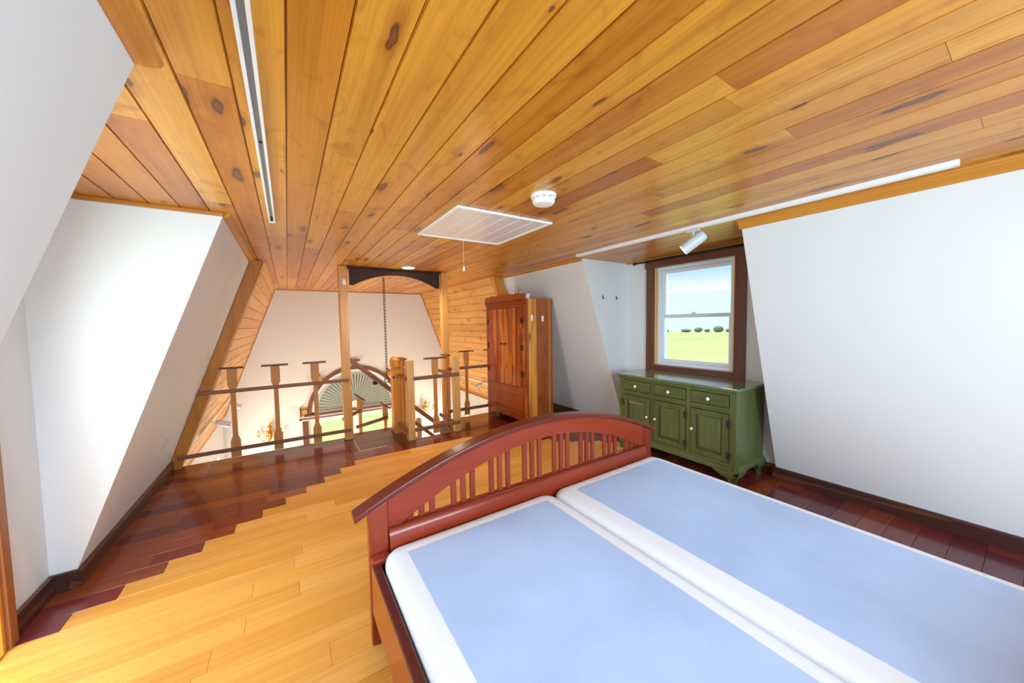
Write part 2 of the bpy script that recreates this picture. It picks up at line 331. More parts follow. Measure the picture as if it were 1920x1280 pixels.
def mesh(name, mb, mat, smooth=False):
    me = bpy.data.meshes.new(name); me.from_pydata(mb.v, [], mb.f); me.materials.append(M[mat]); me.update()
    if smooth:
        me.shade_smooth()
    return me
def obj(name, mb, mat, parent=None, loc=None, bevel=0, seg=2, smooth=False, auto=False, world=False):
    """world=True: coordinates are world ones and the parent is an unrotated Empty"""
    if world and parent is not None: mb.shift([-c for c in parent.location])
    o = bpy.data.objects.new(name, mesh(name, mb, mat, smooth or auto)); COL.objects.link(o)
    if parent is not None: o.parent = parent
    elif loc is None:   # put the origin into the middle of the foot
        xs = [v[0] for v in mb.v]; ys = [v[1] for v in mb.v]; zs = [v[2] for v in mb.v]
        c = Vector(((min(xs) + max(xs)) / 2, (min(ys) + max(ys)) / 2, min(zs)))
        o.data.transform(Matrix.Translation(-c)); o.location = c
    if loc is not None: o.location = loc
    if bevel:
        b = o.modifiers.new('bevel', 'BEVEL'); b.width = bevel; b.segments = seg; b.limit_method = 'ANGLE'; b.angle_limit = math.radians(40)
    if auto:
        e = o.modifiers.new('edges', 'EDGE_SPLIT'); e.split_angle = math.radians(35)
    return o
def tag(o, label, cat=None, group=None, kind=None):
    if label: o['label'] = label
    if cat: o['category'] = cat
    if group: o['group'] = group
    if kind: o['kind'] = kind
    return o
def struct(o, label=None): 
    o['kind'] = 'structure'
    if label: o['label'] = label
    o['category'] = o.name.split('.')[0].split('_')[0]
    return o
def thing(name, label, cat, loc=(0, 0, 0), rotz=0, group=None):
    o = bpy.data.objects.new(name, None); COL.objects.link(o); o.empty_display_size = 0.1
    o.location = loc; o.rotation_euler = (0, 0, rotz)
    return tag(o, label, cat, group)
def sthing(name, label, loc=(0, 0, 0)):
    o = bpy.data.objects.new(name, None); COL.objects.link(o); o.location = loc
    return struct(o, label)

# ------------------------------------------------------------------ dimensions
HC = 2.271                      # ceiling
XL = lambda z: -1.13 + 0.354 * z   # painted slope on the left
XR = lambda z: 3.85 - 0.358 * z    # painted slope on the right
PL = lambda z: -1.02 + 0.367 * z   # boarded slope of the hall beyond, left
PR = lambda z: 3.68 - 0.362 * z    # boarded slope, right
YB = -1.7                       # rear wall
YE = 5.03                       # edge of the loft floor
YG = 8.6                        # far gable
ZL = -2.75                      # floor of the lower room
LD = (1.435, 3.04)              # left dormer
RD = (1.339, 3.10)              # right dormer
XLD = -1.20; XRD = 3.88
PLY = 0.018

# ------------------------------------------------------------------ ceiling
ceil = obj('ceiling', MB().box(-1.5, 4.3, YB - 0.15, YG + 0.15, HC + PLY + 0.001, HC + 0.14), 'backing')
struct(ceil, 'flat ceiling clad in varnished knotty pine boards')
def board(name, mat, x0, x1, y0, y1, z0, z1, parent, face='down', ch=0.004, along='Y'):
    """one plank with chamfered long edges on its visible face; origin in its middle"""
    cx, cy, cz = (x0 + x1) / 2, (y0 + y1) / 2, (z0 + z1) / 2
    hx, hy, hz = (x1 - x0) / 2, (y1 - y0) / 2, (z1 - z0) / 2
    mb = MB()
    h = hx if along == 'Y' else hy
    if face == 'down': poly = [(-h, hz), (-h, -hz + 0.007), (-h + 0.0028, -hz + 0.007), (-h + 0.0028, -hz), (h - 0.0028, -hz), (h - 0.0028, -hz + 0.007), (h, -hz + 0.007), (h, hz)]
    else: poly = [(-h, -hz), (h, -hz), (h, hz - ch), (h - ch, hz), (-h + ch, hz), (-h, hz - ch)]
    if along == 'Y': mb.prism(poly, 'Y', -hy, hy)
    else: mb.prism(poly, 'X', -hx, hx)
    o = bpy.data.objects.new(name, mesh(name, mb, mat)); COL.objects.link(o)
    o.parent = parent; o.location = Vector((cx, cy, cz)) - parent.location
    return o
PW = 0.1422
k0 = -9
def ceil_limits(xa, xb):
    return (YB, YG)
fixed = {1: [0.2, 1.9], 2: [2.6], 3: [3.3], 4: [1.62], 5: [2.9]}
for k in range(k0, 28):
    xa = 0.029 + PW * k; xb = xa + PW
    xa2, xb2 = max(xa, -1.31), min(xb, 4.04)
    if xb2 - xa2 < 0.02: continue
    y = YB; cuts = []
    first = random.uniform(1.2, 3.6)
    while True:
        y += first if not cuts else random.uniform(2.4, 3.9)
        if y > YG - 0.7: break
        cuts.append(y)
    if k in fixed: cuts = sorted(fixed[k] + [c for c in cuts if c > max(fixed[k]) + 1.5])
    ys = [YB] + cuts + [YG - 0.002]
    for a, b in zip(ys, ys[1:]):
        board('ceiling_plank', 'ceil', xa2 + 0.001, xb2 - 0.001, a + 0.0006, b - 0.0006, HC, HC + PLY, ceil)

# ------------------------------------------------------------------ painted slopes, dormers, rear wall
def slope_wall(name, fn, xo, y0, y1, label):
    poly = [(fn(0), -0.25), (fn(0), 0), (fn(HC - 0.001), HC - 0.001), (xo, HC - 0.001), (xo, -0.25)]
    return struct(obj(name, MB().prism(poly, 'Y', y0, y1), 'wall'), label)
slope_wall('wall_left', XL, -1.40, LD[1], YE - 0.06, 'white sloping wall at left between dormer and timber beam')
slope_wall('wall_left_near', XL, -1.40, YB, LD[0], 'white sloping wall at left edge nearest the viewer')
slope_wall('wall_right', XR, 4.15, YB, RD[0], 'large white sloping wall at right beside the bed')
slope_wall('wall_right_far', XR, 4.15, RD[1], YE - 0.06, 'white sloping wall behind the cedar wardrobe')
# left dormer wall with its doorway
DY0, DY1, DZ = 1.76, 2.60, 2.05
struct(obj('wall_left_dormer', MB().plate([(LD[0], -0.25), (LD[1], -0.25), (LD[1], HC - 0.001), (LD[0], HC - 0.001)], [[(DY0, 0.0), (DY1, 0.0), (DY1, DZ), (DY0, DZ)]], 'X', XLD, -1.40), 'wall'), 'white dormer wall around the left doorway')
# right dormer wall with its window opening
WY0, WY1, WZ0, WZ1 = 1.745, 2.68, 0.95, 2.15
struct(obj('wall_right_dormer', MB().plate([(RD[0], -0.25), (RD[1], -0.25), (RD[1], HC - 0.001), (RD[0], HC - 0.001)], [[(WY0, WZ0), (WY1, WZ0), (WY1, WZ1), (WY0, WZ1)]], 'X', XRD, 4.15), 'wall'), 'white dormer wall around the brown cased window')
# rear wall behind the viewer, with a wide opening added for fill light
rear = struct(obj('wall_rear', MB().plate([(-1.4, -0.25), (4.15, -0.25), (4.15, HC - 0.001), (-1.4, HC - 0.001)], [[(-0.15, 0.62), (2.05, 0.62), (2.05, 2.12), (-0.15, 2.12)]], 'Y', YB, YB - 0.15), 'wall'), 'white rear wall with a wide opening added for light')

# ------------------------------------------------------------------ floor
floor = obj('floor', MB().box(-1.3, 4.1, YB, 4.44, -0.25, -PLY).box(-1.3, 1.33, 4.44, YE, -0.25, -PLY).box(1.91, 4.1, 4.44, YE, -0.25, -PLY), 'subfloor')
struct(floor, 'loft floor of pale oak boards with a dark stepped cherry border')
RW = 0.1372
def lay(x0, x1, ya, yb, mat, lo, hi):
    x = x0; L = []
    while x < x1 - 0.001:
        n = x + random.uniform(lo, hi)
        if x1 - n < lo * 0.5: n = x1
        n = min(n, x1)
        board('floor_plank' if mat == 'oak' else 'border_plank', mat, x + 0.0006, n - 0.0006, ya + 0.0004, yb - 0.0004, -PLY, 0, floor, 'up', 0.0015, 'X')
        x = n
for k in range(-32, 18):
    ya = 2.622 + RW * k; yb = ya + RW
    if yb < YB + 0.03: continue
    ya = max(ya, YB + 0.001)
    if ya > YE - 0.02: break
    yb = min(yb, YE)
    if YE - yb < 0.02: yb = YE
    left = -1.195 if (yb > LD[0] and ya < LD[1]) else -1.125
    right = 3.875 if (yb > RD[0] and ya < RD[1]) else 3.845
    lo, hi = (0.55, 1.35) if ya > 1.4 else (1.5, 2.6)
    if ya >= 4.40:       # beside the platform and the stair well
        lay(left, 0.57, ya, yb, 'cherry', 0.5, 1.1)
        lay(1.905, right, ya, yb, 'cherry', 0.45, 1.0)
    elif ya >= 4.12:
        lay(left, right, ya, yb, 'cherry', 0.5, 1.2)
    elif k >= 0:
        i = k
        xe = -1.021 + 0.1575 * i; xs = 1.985 + 0.1575 * (10 - i)
        lay(left, xe, ya, yb, 'cherry', 0.35, 0.95)
        lay(xe, xs, ya, yb, 'oak', lo, hi)
        if right - xs > 0.02: lay(xs, right, ya, yb, 'cherry', 0.35, 0.9)
    else:
        lay(left, 3.30, ya, yb, 'oak', lo, hi)
        lay(3.30, right, ya, yb, 'cherry', 0.3, 0.7)
# step platform at the head of the stair
for (a, b) in ((4.408, 4.715), (4.719, YE)):
    board('step_board', 'step', 0.665, 1.33, a, b, -PLY, 0.0, floor, 'up', 0.003, 'X')
board('step_border', 'step', 0.575, 0.66, 4.408, YE - 0.12, -PLY, 0.0, floor, 'up', 0.003, 'Y')
board('well_nosing', 'cherry', 1.335, 1.90, 4.408, 4.46, -PLY, 0.0, floor, 'up', 0.004, 'X')
o = obj('metal_strip', MB().box(0.655, 0.667, 4.41, 4.9, 0, 0.004).box(0.655, 0.98, 4.40, 4.412, 0, 0.004), 'brass_pale', floor, world=True)
o['label'] = 'thin pale metal edging around the step boards'
# edge fascia of the loft
for nm, a, b in (('trim_1', -1.02, 1.33), ('trim_2', 1.91, 3.72)):
    struct(obj(nm, MB().box(a, b, YE + 0.0005, YE + 0.022, -0.28, 0.004), 'amber_x', bevel=0.004), 'reddish wooden fascia along the loft edge, %s part' % ('left' if a < 0 else 'right'))

# ------------------------------------------------------------------ baseboards, crown trims
BZ = 0.105
def base_slope(name, fn, sgn, y0, y1, lab):
    t = 0.022
    poly = [(fn(0) , 0.0005), (fn(BZ) + sgn * t, 0.0005), (fn(BZ) + sgn * t, BZ - 0.012), (fn(BZ) + sgn * 0.008, BZ), (fn(BZ) + sgn * 0.001, BZ)]
    struct(obj(name, MB().prism(poly, 'Y', y0, y1), 'skirt_y'), lab)
base_slope('baseboard_left', XL, 1, LD[1] - 0.023, 4.96, 'dark stained skirting under the left sloping wall')
base_slope('baseboard_left_near', XL, 1, YB, LD[0], 'dark stained skirting under the nearest left slope')
base_slope('baseboard_right', XR, -1, YB, RD[0] + 0.02, 'dark stained skirting under the right sloping wall beside the bed')
base_slope('baseboard_right_far', XR, -1, RD[1] - 0.022, 4.96, 'dark stained skirting behind the wardrobe')
struct(obj('baseboard_left_cheek', MB().box(XLD + 0.001, XL(BZ) - 0.001, LD[1] - 0.022, LD[1] - 0.0005, 0.0005, BZ), 'skirt_x', bevel=0.004), 'short dark skirting on the left dormer cheek')
struct(obj('baseboard_left_dormer', MB().box(XLD + 0.0005, XLD + 0.022, 2.665, LD[1] - 0.023, 0.0005, BZ), 'skirt_y', bevel=0.004), 'dark skirting beside the brown door casing')
struct(obj('baseboard_right_dormer', MB().box(XRD - 0.022, XRD - 0.0005, RD[0] + 0.002, RD[1] - 0.023, 0.0005, BZ), 'skirt_y', bevel=0.004), 'dark skirting behind the green sideboard')
struct(obj('baseboard_right_cheek', MB().box(XR(BZ) + 0.001, XRD - 0.0005, RD[1] - 0.022, RD[1] - 0.0005, 0.0005, BZ), 'skirt_x', bevel=0.004), 'short dark skirting on the right dormer cheek')
def crown(name, fn, sgn, y0, y1, lab, w=0.05, h=0.055):
    z = HC - h
    poly = [(fn(HC) + sgn * 0.0, HC - 0.0005), (fn(HC) + sgn * w, HC - 0.0005), (fn(HC) + sgn * w * 0.85, HC - 0.012), (fn(z) + sgn * 0.018, z), (fn(z) + sgn * 0.0008, z)]
    struct(obj(name, MB().prism(poly, 'Y', y0, y1), 'amber_y'), lab)
crown('trim_3', XL, 1, LD[1], 4.96, 'amber crown moulding over the left slope beyond the dormer', 0.035, 0.03)
crown('trim_4', XL, 1, YB, LD[0], 'amber crown moulding over the nearest left slope', 0.055, 0.02)
crown('trim_5', XR, -1, YB, RD[0] + 0.01, 'amber crown moulding over the right slope beside the bed', 0.05, 0.06)
crown('trim_6', XR, -1, RD[1], 4.96, 'amber crown moulding over the slope behind the wardrobe', 0.04, 0.03)
struct(obj('trim_7', MB().box(XLD + 0.001, XL(HC) - 0.002, LD[1] - 0.02, LD[1] - 0.0005, HC - 0.026, HC - 0.0005), 'amber_x', bevel=0.003), 'thin amber moulding atop the left dormer cheek')
struct(obj('trim_8', MB().box(XRD - 0.02, XRD - 0.0005, RD[0] + 0.002, RD[1] - 0.002, HC - 0.012, HC - 0.0005), 'amber_y'), 'thin amber strip above the dormer window')

# ------------------------------------------------------------------ doorway on the left
door = sthing('door_1', 'brown cased doorway at the left edge', (XLD, 2.2, 0))
obj('casing', MB().box(XLD + 0.0005, XLD + 0.042, DY1 + 0.005, 2.662, 0.0005, DZ + 0.06), 'casing_z', door, bevel=0.004, world=True)
obj('casing', MB().box(XLD + 0.0005, XLD + 0.042, DY0 - 0.065, DY0 - 0.005, 0.0005, DZ + 0.06), 'casing_z', door, bevel=0.004, world=True)
obj('head_casing', MB().box(XLD + 0.0005, XLD + 0.042, DY0 - 0.004, DY1 + 0.004, DZ + 0.002, DZ + 0.06), 'amber_y', door, bevel=0.004, world=True)
obj('jamb', MB().box(-1.40, XLD + 0.03, DY1 - 0.022, DY1 - 0.0005, 0.0005, DZ - 0.002), 'orange_z', door, bevel=0.002, world=True)
obj('jamb', MB().box(-1.40, XLD + 0.03, DY0 + 0.0005, DY0 + 0.022, 0.0005, DZ - 0.002), 'orange_z', door, bevel=0.002, world=True)
obj('threshold', MB().box(-1.40, XLD + 0.035, DY0 + 0.023, DY1 - 0.023, -PLY + 0.0, 0.012), 'amber_y', door, bevel=0.003, world=True)

# ------------------------------------------------------------------ right dormer window
win = sthing('window_1', 'double hung dormer window in a brown wooden casing', (XRD, 2.21, 0.87))
def wp(name, mb, mat, par=win, bev=0.003): return obj(name, mb, mat, par, bevel=bev, world=True)
cx0, cx1 = 3.852, XRD - 0.0005
wp('casing', MB().box(cx0, cx1, WY1 + 0.001, 2.785, 0.872, WZ1 - 0.001), 'walnut_z')
wp('casing', MB().box(cx0, cx1, 1.64, WY0 - 0.001, 0.872, WZ1 - 0.001), 'walnut_z')
wp('head_casing', MB().box(cx0 - 0.006, cx1, 1.625, 2.80, WZ1, HC - 0.013), 'walnut_y')
wp('sill_casing', MB().box(cx0, cx1, WY0, WY1, 0.872, WZ0 - 0.001), 'walnut_y')
g = 0.028
wp('jamb_liner', MB().box(XRD - 0.01, 3.93, WY1 - 0.016, WY1 - 0.001, WZ0 + 0.001, WZ1 - 0.001), 'jamb')
wp('jamb_liner', MB().box(XRD - 0.01, 3.93, WY0 + 0.001, WY0 + 0.016, WZ0 + 0.001, WZ1 - 0.001), 'jamb')
def frame4(y0, y1, z0, z1, w, x0, x1, wb=None):
    wb = wb or w
    return MB().box(x0, x1, y0, y0 + w, z0, z1).box(x0, x1, y1 - w, y1, z0, z1).box(x0, x1, y0 + w, y1 - w, z0, z0 + wb).box(x0, x1, y0 + w, y1 - w, z1 - w, z1)
wp('frame', frame4(WY0 + 0.017, WY1 - 0.017, WZ0 + 0.002, WZ1 - 0.002, 0.034, 3.915, 4.02), 'vinyl')
for nm, xx, z0, z1 in (('upper_sash', 3.966, 1.53, WZ1 - 0.037), ('lower_sash', 3.936, WZ0 + 0.037, 1.572)):
    sh = wp(nm, frame4(WY0 + 0.052, WY1 - 0.052, z0, z1, 0.036, xx, xx + 0.028, 0.04), 'vinyl')
    pn = obj('pane', MB().box(xx + 0.012, xx + 0.016, WY0 + 0.088, WY1 - 0.088, z0 + 0.04, z1 - 0.036).shift([-c for c in win.location]), 'glass', sh)
    if nm == 'lower_sash':
        obj('sash_lock', MB().box(xx - 0.004, xx + 0.02, 2.19, 2.24, z1, z1 + 0.012).lathe([(0.012, 0), (0.012, 0.012)], 10, (xx + 0.008, 2.215, z1 + 0.012)).shift([-c for c in win.location]), 'white_metal', sh)

rod = thing('curtain_rod', 'thin black curtain rod over the dormer window', 'curtain rod', (3.80, 2.16, 2.22))
obj('rod', MB().tube([(3.80, 1.36, 2.232), (3.80, 2.90, 2.232)], 0.010, 10), 'iron', rod, world=True, smooth=True)
obj('finial', MB().lathe([(0.010, 0), (0.016, 0.005), (0.016, 0.04), (0.009, 0.045)], 12, (3.80, 2.90, 2.232), 'Y'), 'iron', rod, world=True, auto=True)
for y in (1.72, 2.74):
    obj('bracket', MB().box(3.80, 3.851, y - 0.006, y + 0.006, 2.224, 2.240), 'iron', rod, world=True)

# ------------------------------------------------------------------ hall beyond: boarded slopes, gable, lower walls
def boarded(name, fn, sgn, lab):
    z1, z0 = HC, -0.22
    xo = -1.45 if sgn > 0 else 4.2
    off = -sgn * 0.022
    poly = [(fn(z0) + off, z0), (fn(z1) + off, z1 - 0.001), (xo, z1 - 0.001), (xo, z0)]
    root = obj(name, MB().prism(poly, 'Y', YE + 0.045, YG), 'backing')
    struct(root, lab)
    a = Vector((fn(z0), 0, z0)); b = Vector((fn(z1), 0, z1)); d = (b - a); L = d.length; d.normalize()
    nrm = Vector((d.z, 0, -d.x)) * sgn     # into the room
    n = 19; w = L / n
    # local x along d, local y along world Y, local z = normal or its opposite
    ang = math.atan2(-d.z, d.x)
    for i in range(n):
        cuts = [YE + 0.046, YG - 0.001]
        if i % 3 != 1: cuts.insert(1, random.uniform(6.2, 7.9))
        for p, q in zip(cuts, cuts[1:]):
            c = a + d * (w * (i + 0.5)) - nrm * 0.0095
            h = w / 2 - 0.001; hz = 0.009; ch = 0.004
            s = 1 if sgn < 0 else -1
            e_ = 0.0032; poly = [(-h, -hz * s), (h, -hz * s), (h, (hz - 0.008) * s), (h - e_, (hz - 0.008) * s), (h - e_, hz * s), (-h + e_, hz * s), (-h + e_, (hz - 0.008) * s), (-h, (hz - 0.008) * s)]
            mb = MB().prism(poly, 'Y', -(q - p) / 2 + 0.0006, (q - p) / 2 - 0.0006)
            o = bpy.data.objects.new('slope_plank', mesh('slope_plank', mb, 'slope')); COL.objects.link(o)
            o.parent = root; o.location = Vector((c.x, (p + q) / 2, c.z)) - root.location
            o.rotation_euler = (0, ang, 0)
    # amber edge board at the foot
    pts = [a + nrm * 0.004, a + nrm * 0.004 + d * 0.09, a + d * 0.09 - nrm * 0.002, a - nrm * 0.002]
    e = obj('foot_board', MB().prism([(v.x, v.z) for v in pts], 'Y', YE + 0.05, YG - 0.002), 'amber_y', root, world=True)
    # corner strip against the gable
    pts = [a, b - d * 0.002, b - d * 0.002 + nrm * 0.014, a + nrm * 0.014]
    obj('corner_strip', MB().prism([(v.x, v.z) for v in pts], 'Y', YG - 0.016, YG - 0.001), 'amber_z', root, world=True)
    return root
boarded('wall_left_hall', PL, 1, 'sloping wall of pale knotty pine boards beyond the railing at left')
boarded('wall_right_hall', PR, -1, 'sloping wall of pale knotty pine boards beyond the wardrobe')
struct(obj('wall_left_lower', MB().plate([(YE + 0.045, ZL), (YG, ZL), (YG, -0.225), (YE + 0.045, -0.225)], [[(5.8, -2.1), (8.0, -2.1), (8.0, -0.8), (5.8, -0.8)]], 'X', -1.13, -1.4), 'wall'), 'white lower wall under the left boarded slope')  # side opening added for the lower fill lamp, out of sight
struct(obj('wall_right_lower', MB().plate([(YE + 0.045, ZL), (YG, ZL), (YG, -0.225), (YE + 0.045, -0.225)], [[(5.8, -2.1), (8.0, -2.1), (8.0, -0.8), (5.8, -0.8)]], 'X', 3.72, 4.2), 'wall'), 'white lower wall under the right boarded slope')  # matching unseen opening, added to admit the right lower lamp
struct(obj('floor_lower', MB().box(-1.45, 4.2, 3.0, YG + 0.15, ZL - 0.1, ZL), 'lower_floor'), 'wooden floor of the lower room')
struct(obj('wall_under_loft', MB().box(-1.4, 4.2, 3.0, 3.1, ZL, -0.255), 'wall'), 'white wall under the loft')
# gable with arched window and the pair of windows under it
GX, GZ, GR = 1.26, -0.40, 0.90
arc = [(GX + GR * math.cos(a), GZ + GR * math.sin(a)) for a in [PI * i / 32 for i in range(33)]]
LW = (0.29, 2.23, -1.95, -0.55)
struct(obj('wall_gable', MB().plate([(-1.45, ZL), (4.2, ZL), (4.2, HC - 0.001), (-1.45, HC - 0.001)], [arc, [(LW[0], LW[2]), (LW[1], LW[2]), (LW[1], LW[3]), (LW[0], LW[3])]], 'Y', YG, YG + 0.15), 'wall'), 'white gable wall at the far end of the hall')
struct(obj('trim_9', MB().box(PL(HC) + 0.02, PR(HC) - 0.02, YG - 0.016, YG - 0.001, HC - 0.02, HC - 0.0005), 'amber_x'), 'thin amber strip atop the far gable')

aw = sthing('window_2', 'half round window with pleated fan shade over two picture windows', (GX, YG, -1.95))
def ap(name, mb, mat, par=aw, **k): return obj(name, mb, mat, par, world=True, **k)
def ring(r0, r1, y0, y1, a0=0, a1=PI, n=40):
    mb = MB(); vs = []; fs = []
    for i in range(n + 1):
        a = a0 + (a1 - a0) * i / n
        for r, y in ((r0, y0), (r1, y0), (r1, y1), (r0, y1)):
            vs.append((GX + r * math.cos(a), y, GZ + r * math.sin(a)))
    for i in range(n):
        for j in range(4): fs.append((i * 4 + j, i * 4 + (j + 1) % 4, i * 4 + 4 + (j + 1) % 4, i * 4 + 4 + j))
    fs += [(0, 1, 2, 3), tuple(n * 4 + j for j in (3, 2, 1, 0))]
    return mb.add(vs, fs)
ap('arch_casing', ring(0.905, 0.985, YG - 0.03, YG - 0.0005), 'walnut_x', auto=True)
ap('arch_frame', ring(0.855, 0.899, YG + 0.0, YG + 0.06), 'vinyl', auto=True)
ap('sill_frame', MB().box(GX - 0.9, GX + 0.9, YG + 0.0, YG + 0.06, GZ - 0.0, GZ + 0.03), 'vinyl')
ap('pane', MB().prism([(GX + 0.86 * math.cos(PI * i / 24), GZ + 0.02 + 0.86 * math.sin(PI * i / 24)) for i in range(25)], 'Y', YG + 0.08, YG + 0.084), 'glass')
# pleated fan shade
fan = MB(); np_ = 68; vs = []; fs = []
for i in range(np_ + 1):
    a = PI * i / np_; z = 0.03 if i % 2 else -0.03
    for r, s in ((0.12, 0.25), (0.78, 1.0)):
        vs.append((GX + r * math.cos(a), YG + 0.04 + z * s, GZ + 0.03 + r * math.sin(a)))
for i in range(np_): fs.append((2 * i, 2 * i + 1, 2 * i + 3, 2 * i + 2))
fan.add(vs, fs)
sh = thing('fan_shade', 'grey pleated fan shade filling the half round gable window', 'window shade', (GX, YG + 0.035, GZ + 0.03))
so = ap('pleats', fan, 'shade', sh); sm = so.modifiers.new('thick', 'SOLIDIFY'); sm.thickness = 0.002
ap('hub', MB().lathe([(0.02, -0.02), (0.13, -0.012), (0.13, 0.01), (0.02, 0.012)], 20, (GX, YG + 0.02, GZ + 0.06), 'Y'), 'vinyl', sh, auto=True)
ap('outer_band', ring(0.78, 0.85, YG + 0.034, YG + 0.038), 'shade', sh)
# ledge and lower windows
ap('ledge', MB().box(0.22, 2.34, YG - 0.05, YG - 0.0005, GZ - 0.035, GZ + 0.0), 'walnut_x', bevel=0.006)
ap('apron', MB().box(0.26, 2.30, YG - 0.02, YG - 0.0005, GZ - 0.085, GZ - 0.036), 'vinyl')
for a, b in ((0.18, LW[0] - 0.001), (LW[1] + 0.001, 2.34)):
    ap('casing', MB().box(a, b, YG - 0.03, YG - 0.0005, LW[2], LW[3] + 0.02), 'walnut_z', bevel=0.004)
ap('head_casing', MB().box(0.18, 2.34, YG - 0.03, YG - 0.0005, LW[3] + 0.021, GZ - 0.086), 'vinyl')
def xframe(x0, x1, z0, z1, w, y0, y1):
    return MB().box(x0, x0 + w, y0, y1, z0, z1).box(x1 - w, x1, y0, y1, z0, z1).box(x0 + w, x1 - w, y0, y1, z0, z0 + w).box(x0 + w, x1 - w, y0, y1, z1 - w, z1)
for a, b in ((LW[0] + 0.001, 1.18), (1.32, LW[1] - 0.001)):
    fr = ap('window_frame', xframe(a, b, LW[2] + 0.001, LW[3] - 0.001, 0.05, YG + 0.02, YG + 0.09), 'vinyl', bevel=0.004)
    obj('pane', MB().box(a + 0.05, b - 0.05, YG + 0.05, YG + 0.055, LW[2] + 0.05, LW[3] - 0.05).shift([-c for c in aw.location]), 'glass', fr)
ap('mullion', MB().box(1.181, 1.319, YG + 0.0, YG + 0.1, LW[2] + 0.001, LW[3] - 0.001), 'vinyl', bevel=0.004)
gr = thing('long_curtain_rod', 'dark wooden curtain rod across the gable under the half round window', 'curtain rod', (GX, YG - 0.09, GZ - 0.1))
ap('rod', MB().tube([(0.17, YG - 0.10, -0.475), (2.35, YG - 0.09, -0.475)], 0.018, 12), 'rail_x', gr, smooth=True)
for x in (0.15, 2.37):
    ap('finial', MB().lathe([(0.012, -0.03), (0.028, -0.015), (0.03, 0.005), (0.015, 0.03)], 12, (x, YG - 0.09, -0.475), 'X'), 'rail_x', gr, auto=True)
for x in (0.30, 2.22):
    ap('bracket', MB().box(x - 0.01, x + 0.01, YG - 0.09, YG - 0.031, -0.50, -0.485), 'iron', gr)
# spoke shaped blocks around the arch
for i, (deg, nm) in enumerate(((180, 'level at the left foot of the arch'), (135, 'tilted on the upper left of the arched window'), (90, 'upright on the crown of the arched window'), (45, 'tilted on the upper right of the arched window'), (0, 'level at the right foot of the arch'))):
    a = math.radians(deg); c = Vector((math.cos(a), 0, math.sin(a))); tt = Vector((-math.sin(a), 0, math.cos(a)))
    O = Vector((GX, YG - 0.03, GZ + (0.075 if deg in (0, 180) else 0)))
    blk = thing('arch_block', 'small pine block with a dark cap, ' + nm, 'ornament', O + c * 0.99, group='capped blocks around the arched window')
    def pb(r0, r1, hw, y0, y1):
        vs = [O + c * r + tt * h + Vector((0, y, 0)) for y in (y0, y1) for r in (r0, r1) for h in (-hw, hw)]
        return MB().add(vs, [(0, 1, 3, 2), (4, 6, 7, 5), (0, 4, 5, 1), (2, 3, 7, 6), (0, 2, 6, 4), (1, 5, 7, 3)])
    ap('block', pb(0.987, 1.095, 0.045, -0.03, 0.029), 'orange_z', blk)
    ap('cap', pb(1.096, 1.118, 0.105, -0.05, 0.029), 'cap', blk)

# ------------------------------------------------------------------ timber frame: beams, posts, valance
def beam(name, fn, sgn, lab, w=0.112):
    poly = [(fn(0.0) + sgn * 0.002, 0.001), (fn(0.0) + sgn * w, 0.001), (fn(HC) + sgn * w, HC - 0.001), (fn(HC) + sgn * 0.002, HC - 0.001)]
    o = obj(name, MB().prism(poly, 'Y', 4.965, YE + 0.04), 'amber_z', bevel=0.004)
    return tag(o, lab, 'beam')
beam('timber_beam', XL, 1, 'leaning amber timber beam at the left end of the railing')
b2 = beam('timber_beam', XR, -1, 'leaning amber timber beam at the ceiling behind the wardrobe top', 0.185)
b2.data.materials[0] = M['orange_z']
p1 = thing('wooden_post', 'tall pine post from floor to ceiling left of the arched valance', 'post', (0.62, 4.98, 0))
obj('post', MB().box(0.57, 0.672, 4.93, YE - 0.001, 0.0005, HC - 0.001), 'pine_z', p1, bevel=0.006, world=True)
obj('oval_plate', MB().lathe([(0.03, 0), (0.03, 0.005), (0.024, 0.008)], 18, (0, 0, 0), 'Y').xform(Matrix.Translation((0.635, 4.9295, 2.06)) @ Matrix.Diagonal((0.8, -1, 1.35, 1))), 'white_plastic', p1, world=True, auto=True)
p2 = obj('wooden_post', MB().box(1.955, 2.055, 4.93, YE - 0.001, 0.0005, HC - 0.001), 'pine_z', bevel=0.006)
tag(p2, 'tall pine post from floor to ceiling right of the arched valance', 'post')
# arched valance
VX0, VX1 = 0.70, 1.925
va = thing('arched_valance', 'near black arched wooden valance at the ceiling between two posts', 'valance', ((VX0 + VX1) / 2, 4.96, 2.03))
pts = [(VX0, HC - 0.03), (VX0, 2.03), (VX0 + 0.05, 2.03)]
n = 24; xa, xb = VX0 + 0.05, VX1 - 0.05
for i in range(1, n):
    t = i / n; x = xa + (xb - xa) * t
    pts.append((x, 2.03 + 0.155 * (1 - abs(2 * t - 1) ** 2.1)))
pts += [(VX1 - 0.05, 2.03), (VX1, 2.03), (VX1, HC - 0.03)]
obj('board', MB().prism(pts[::-1], 'Y', 4.94, 4.975), 'valance', va, world=True)
obj('top_moulding', MB().prism([(4.915, HC - 0.001), (4.99, HC - 0.001), (4.99, HC - 0.03), (4.93, HC - 0.03)], 'X', VX0 - 0.02, VX1 + 0.02), 'valance', va, world=True)

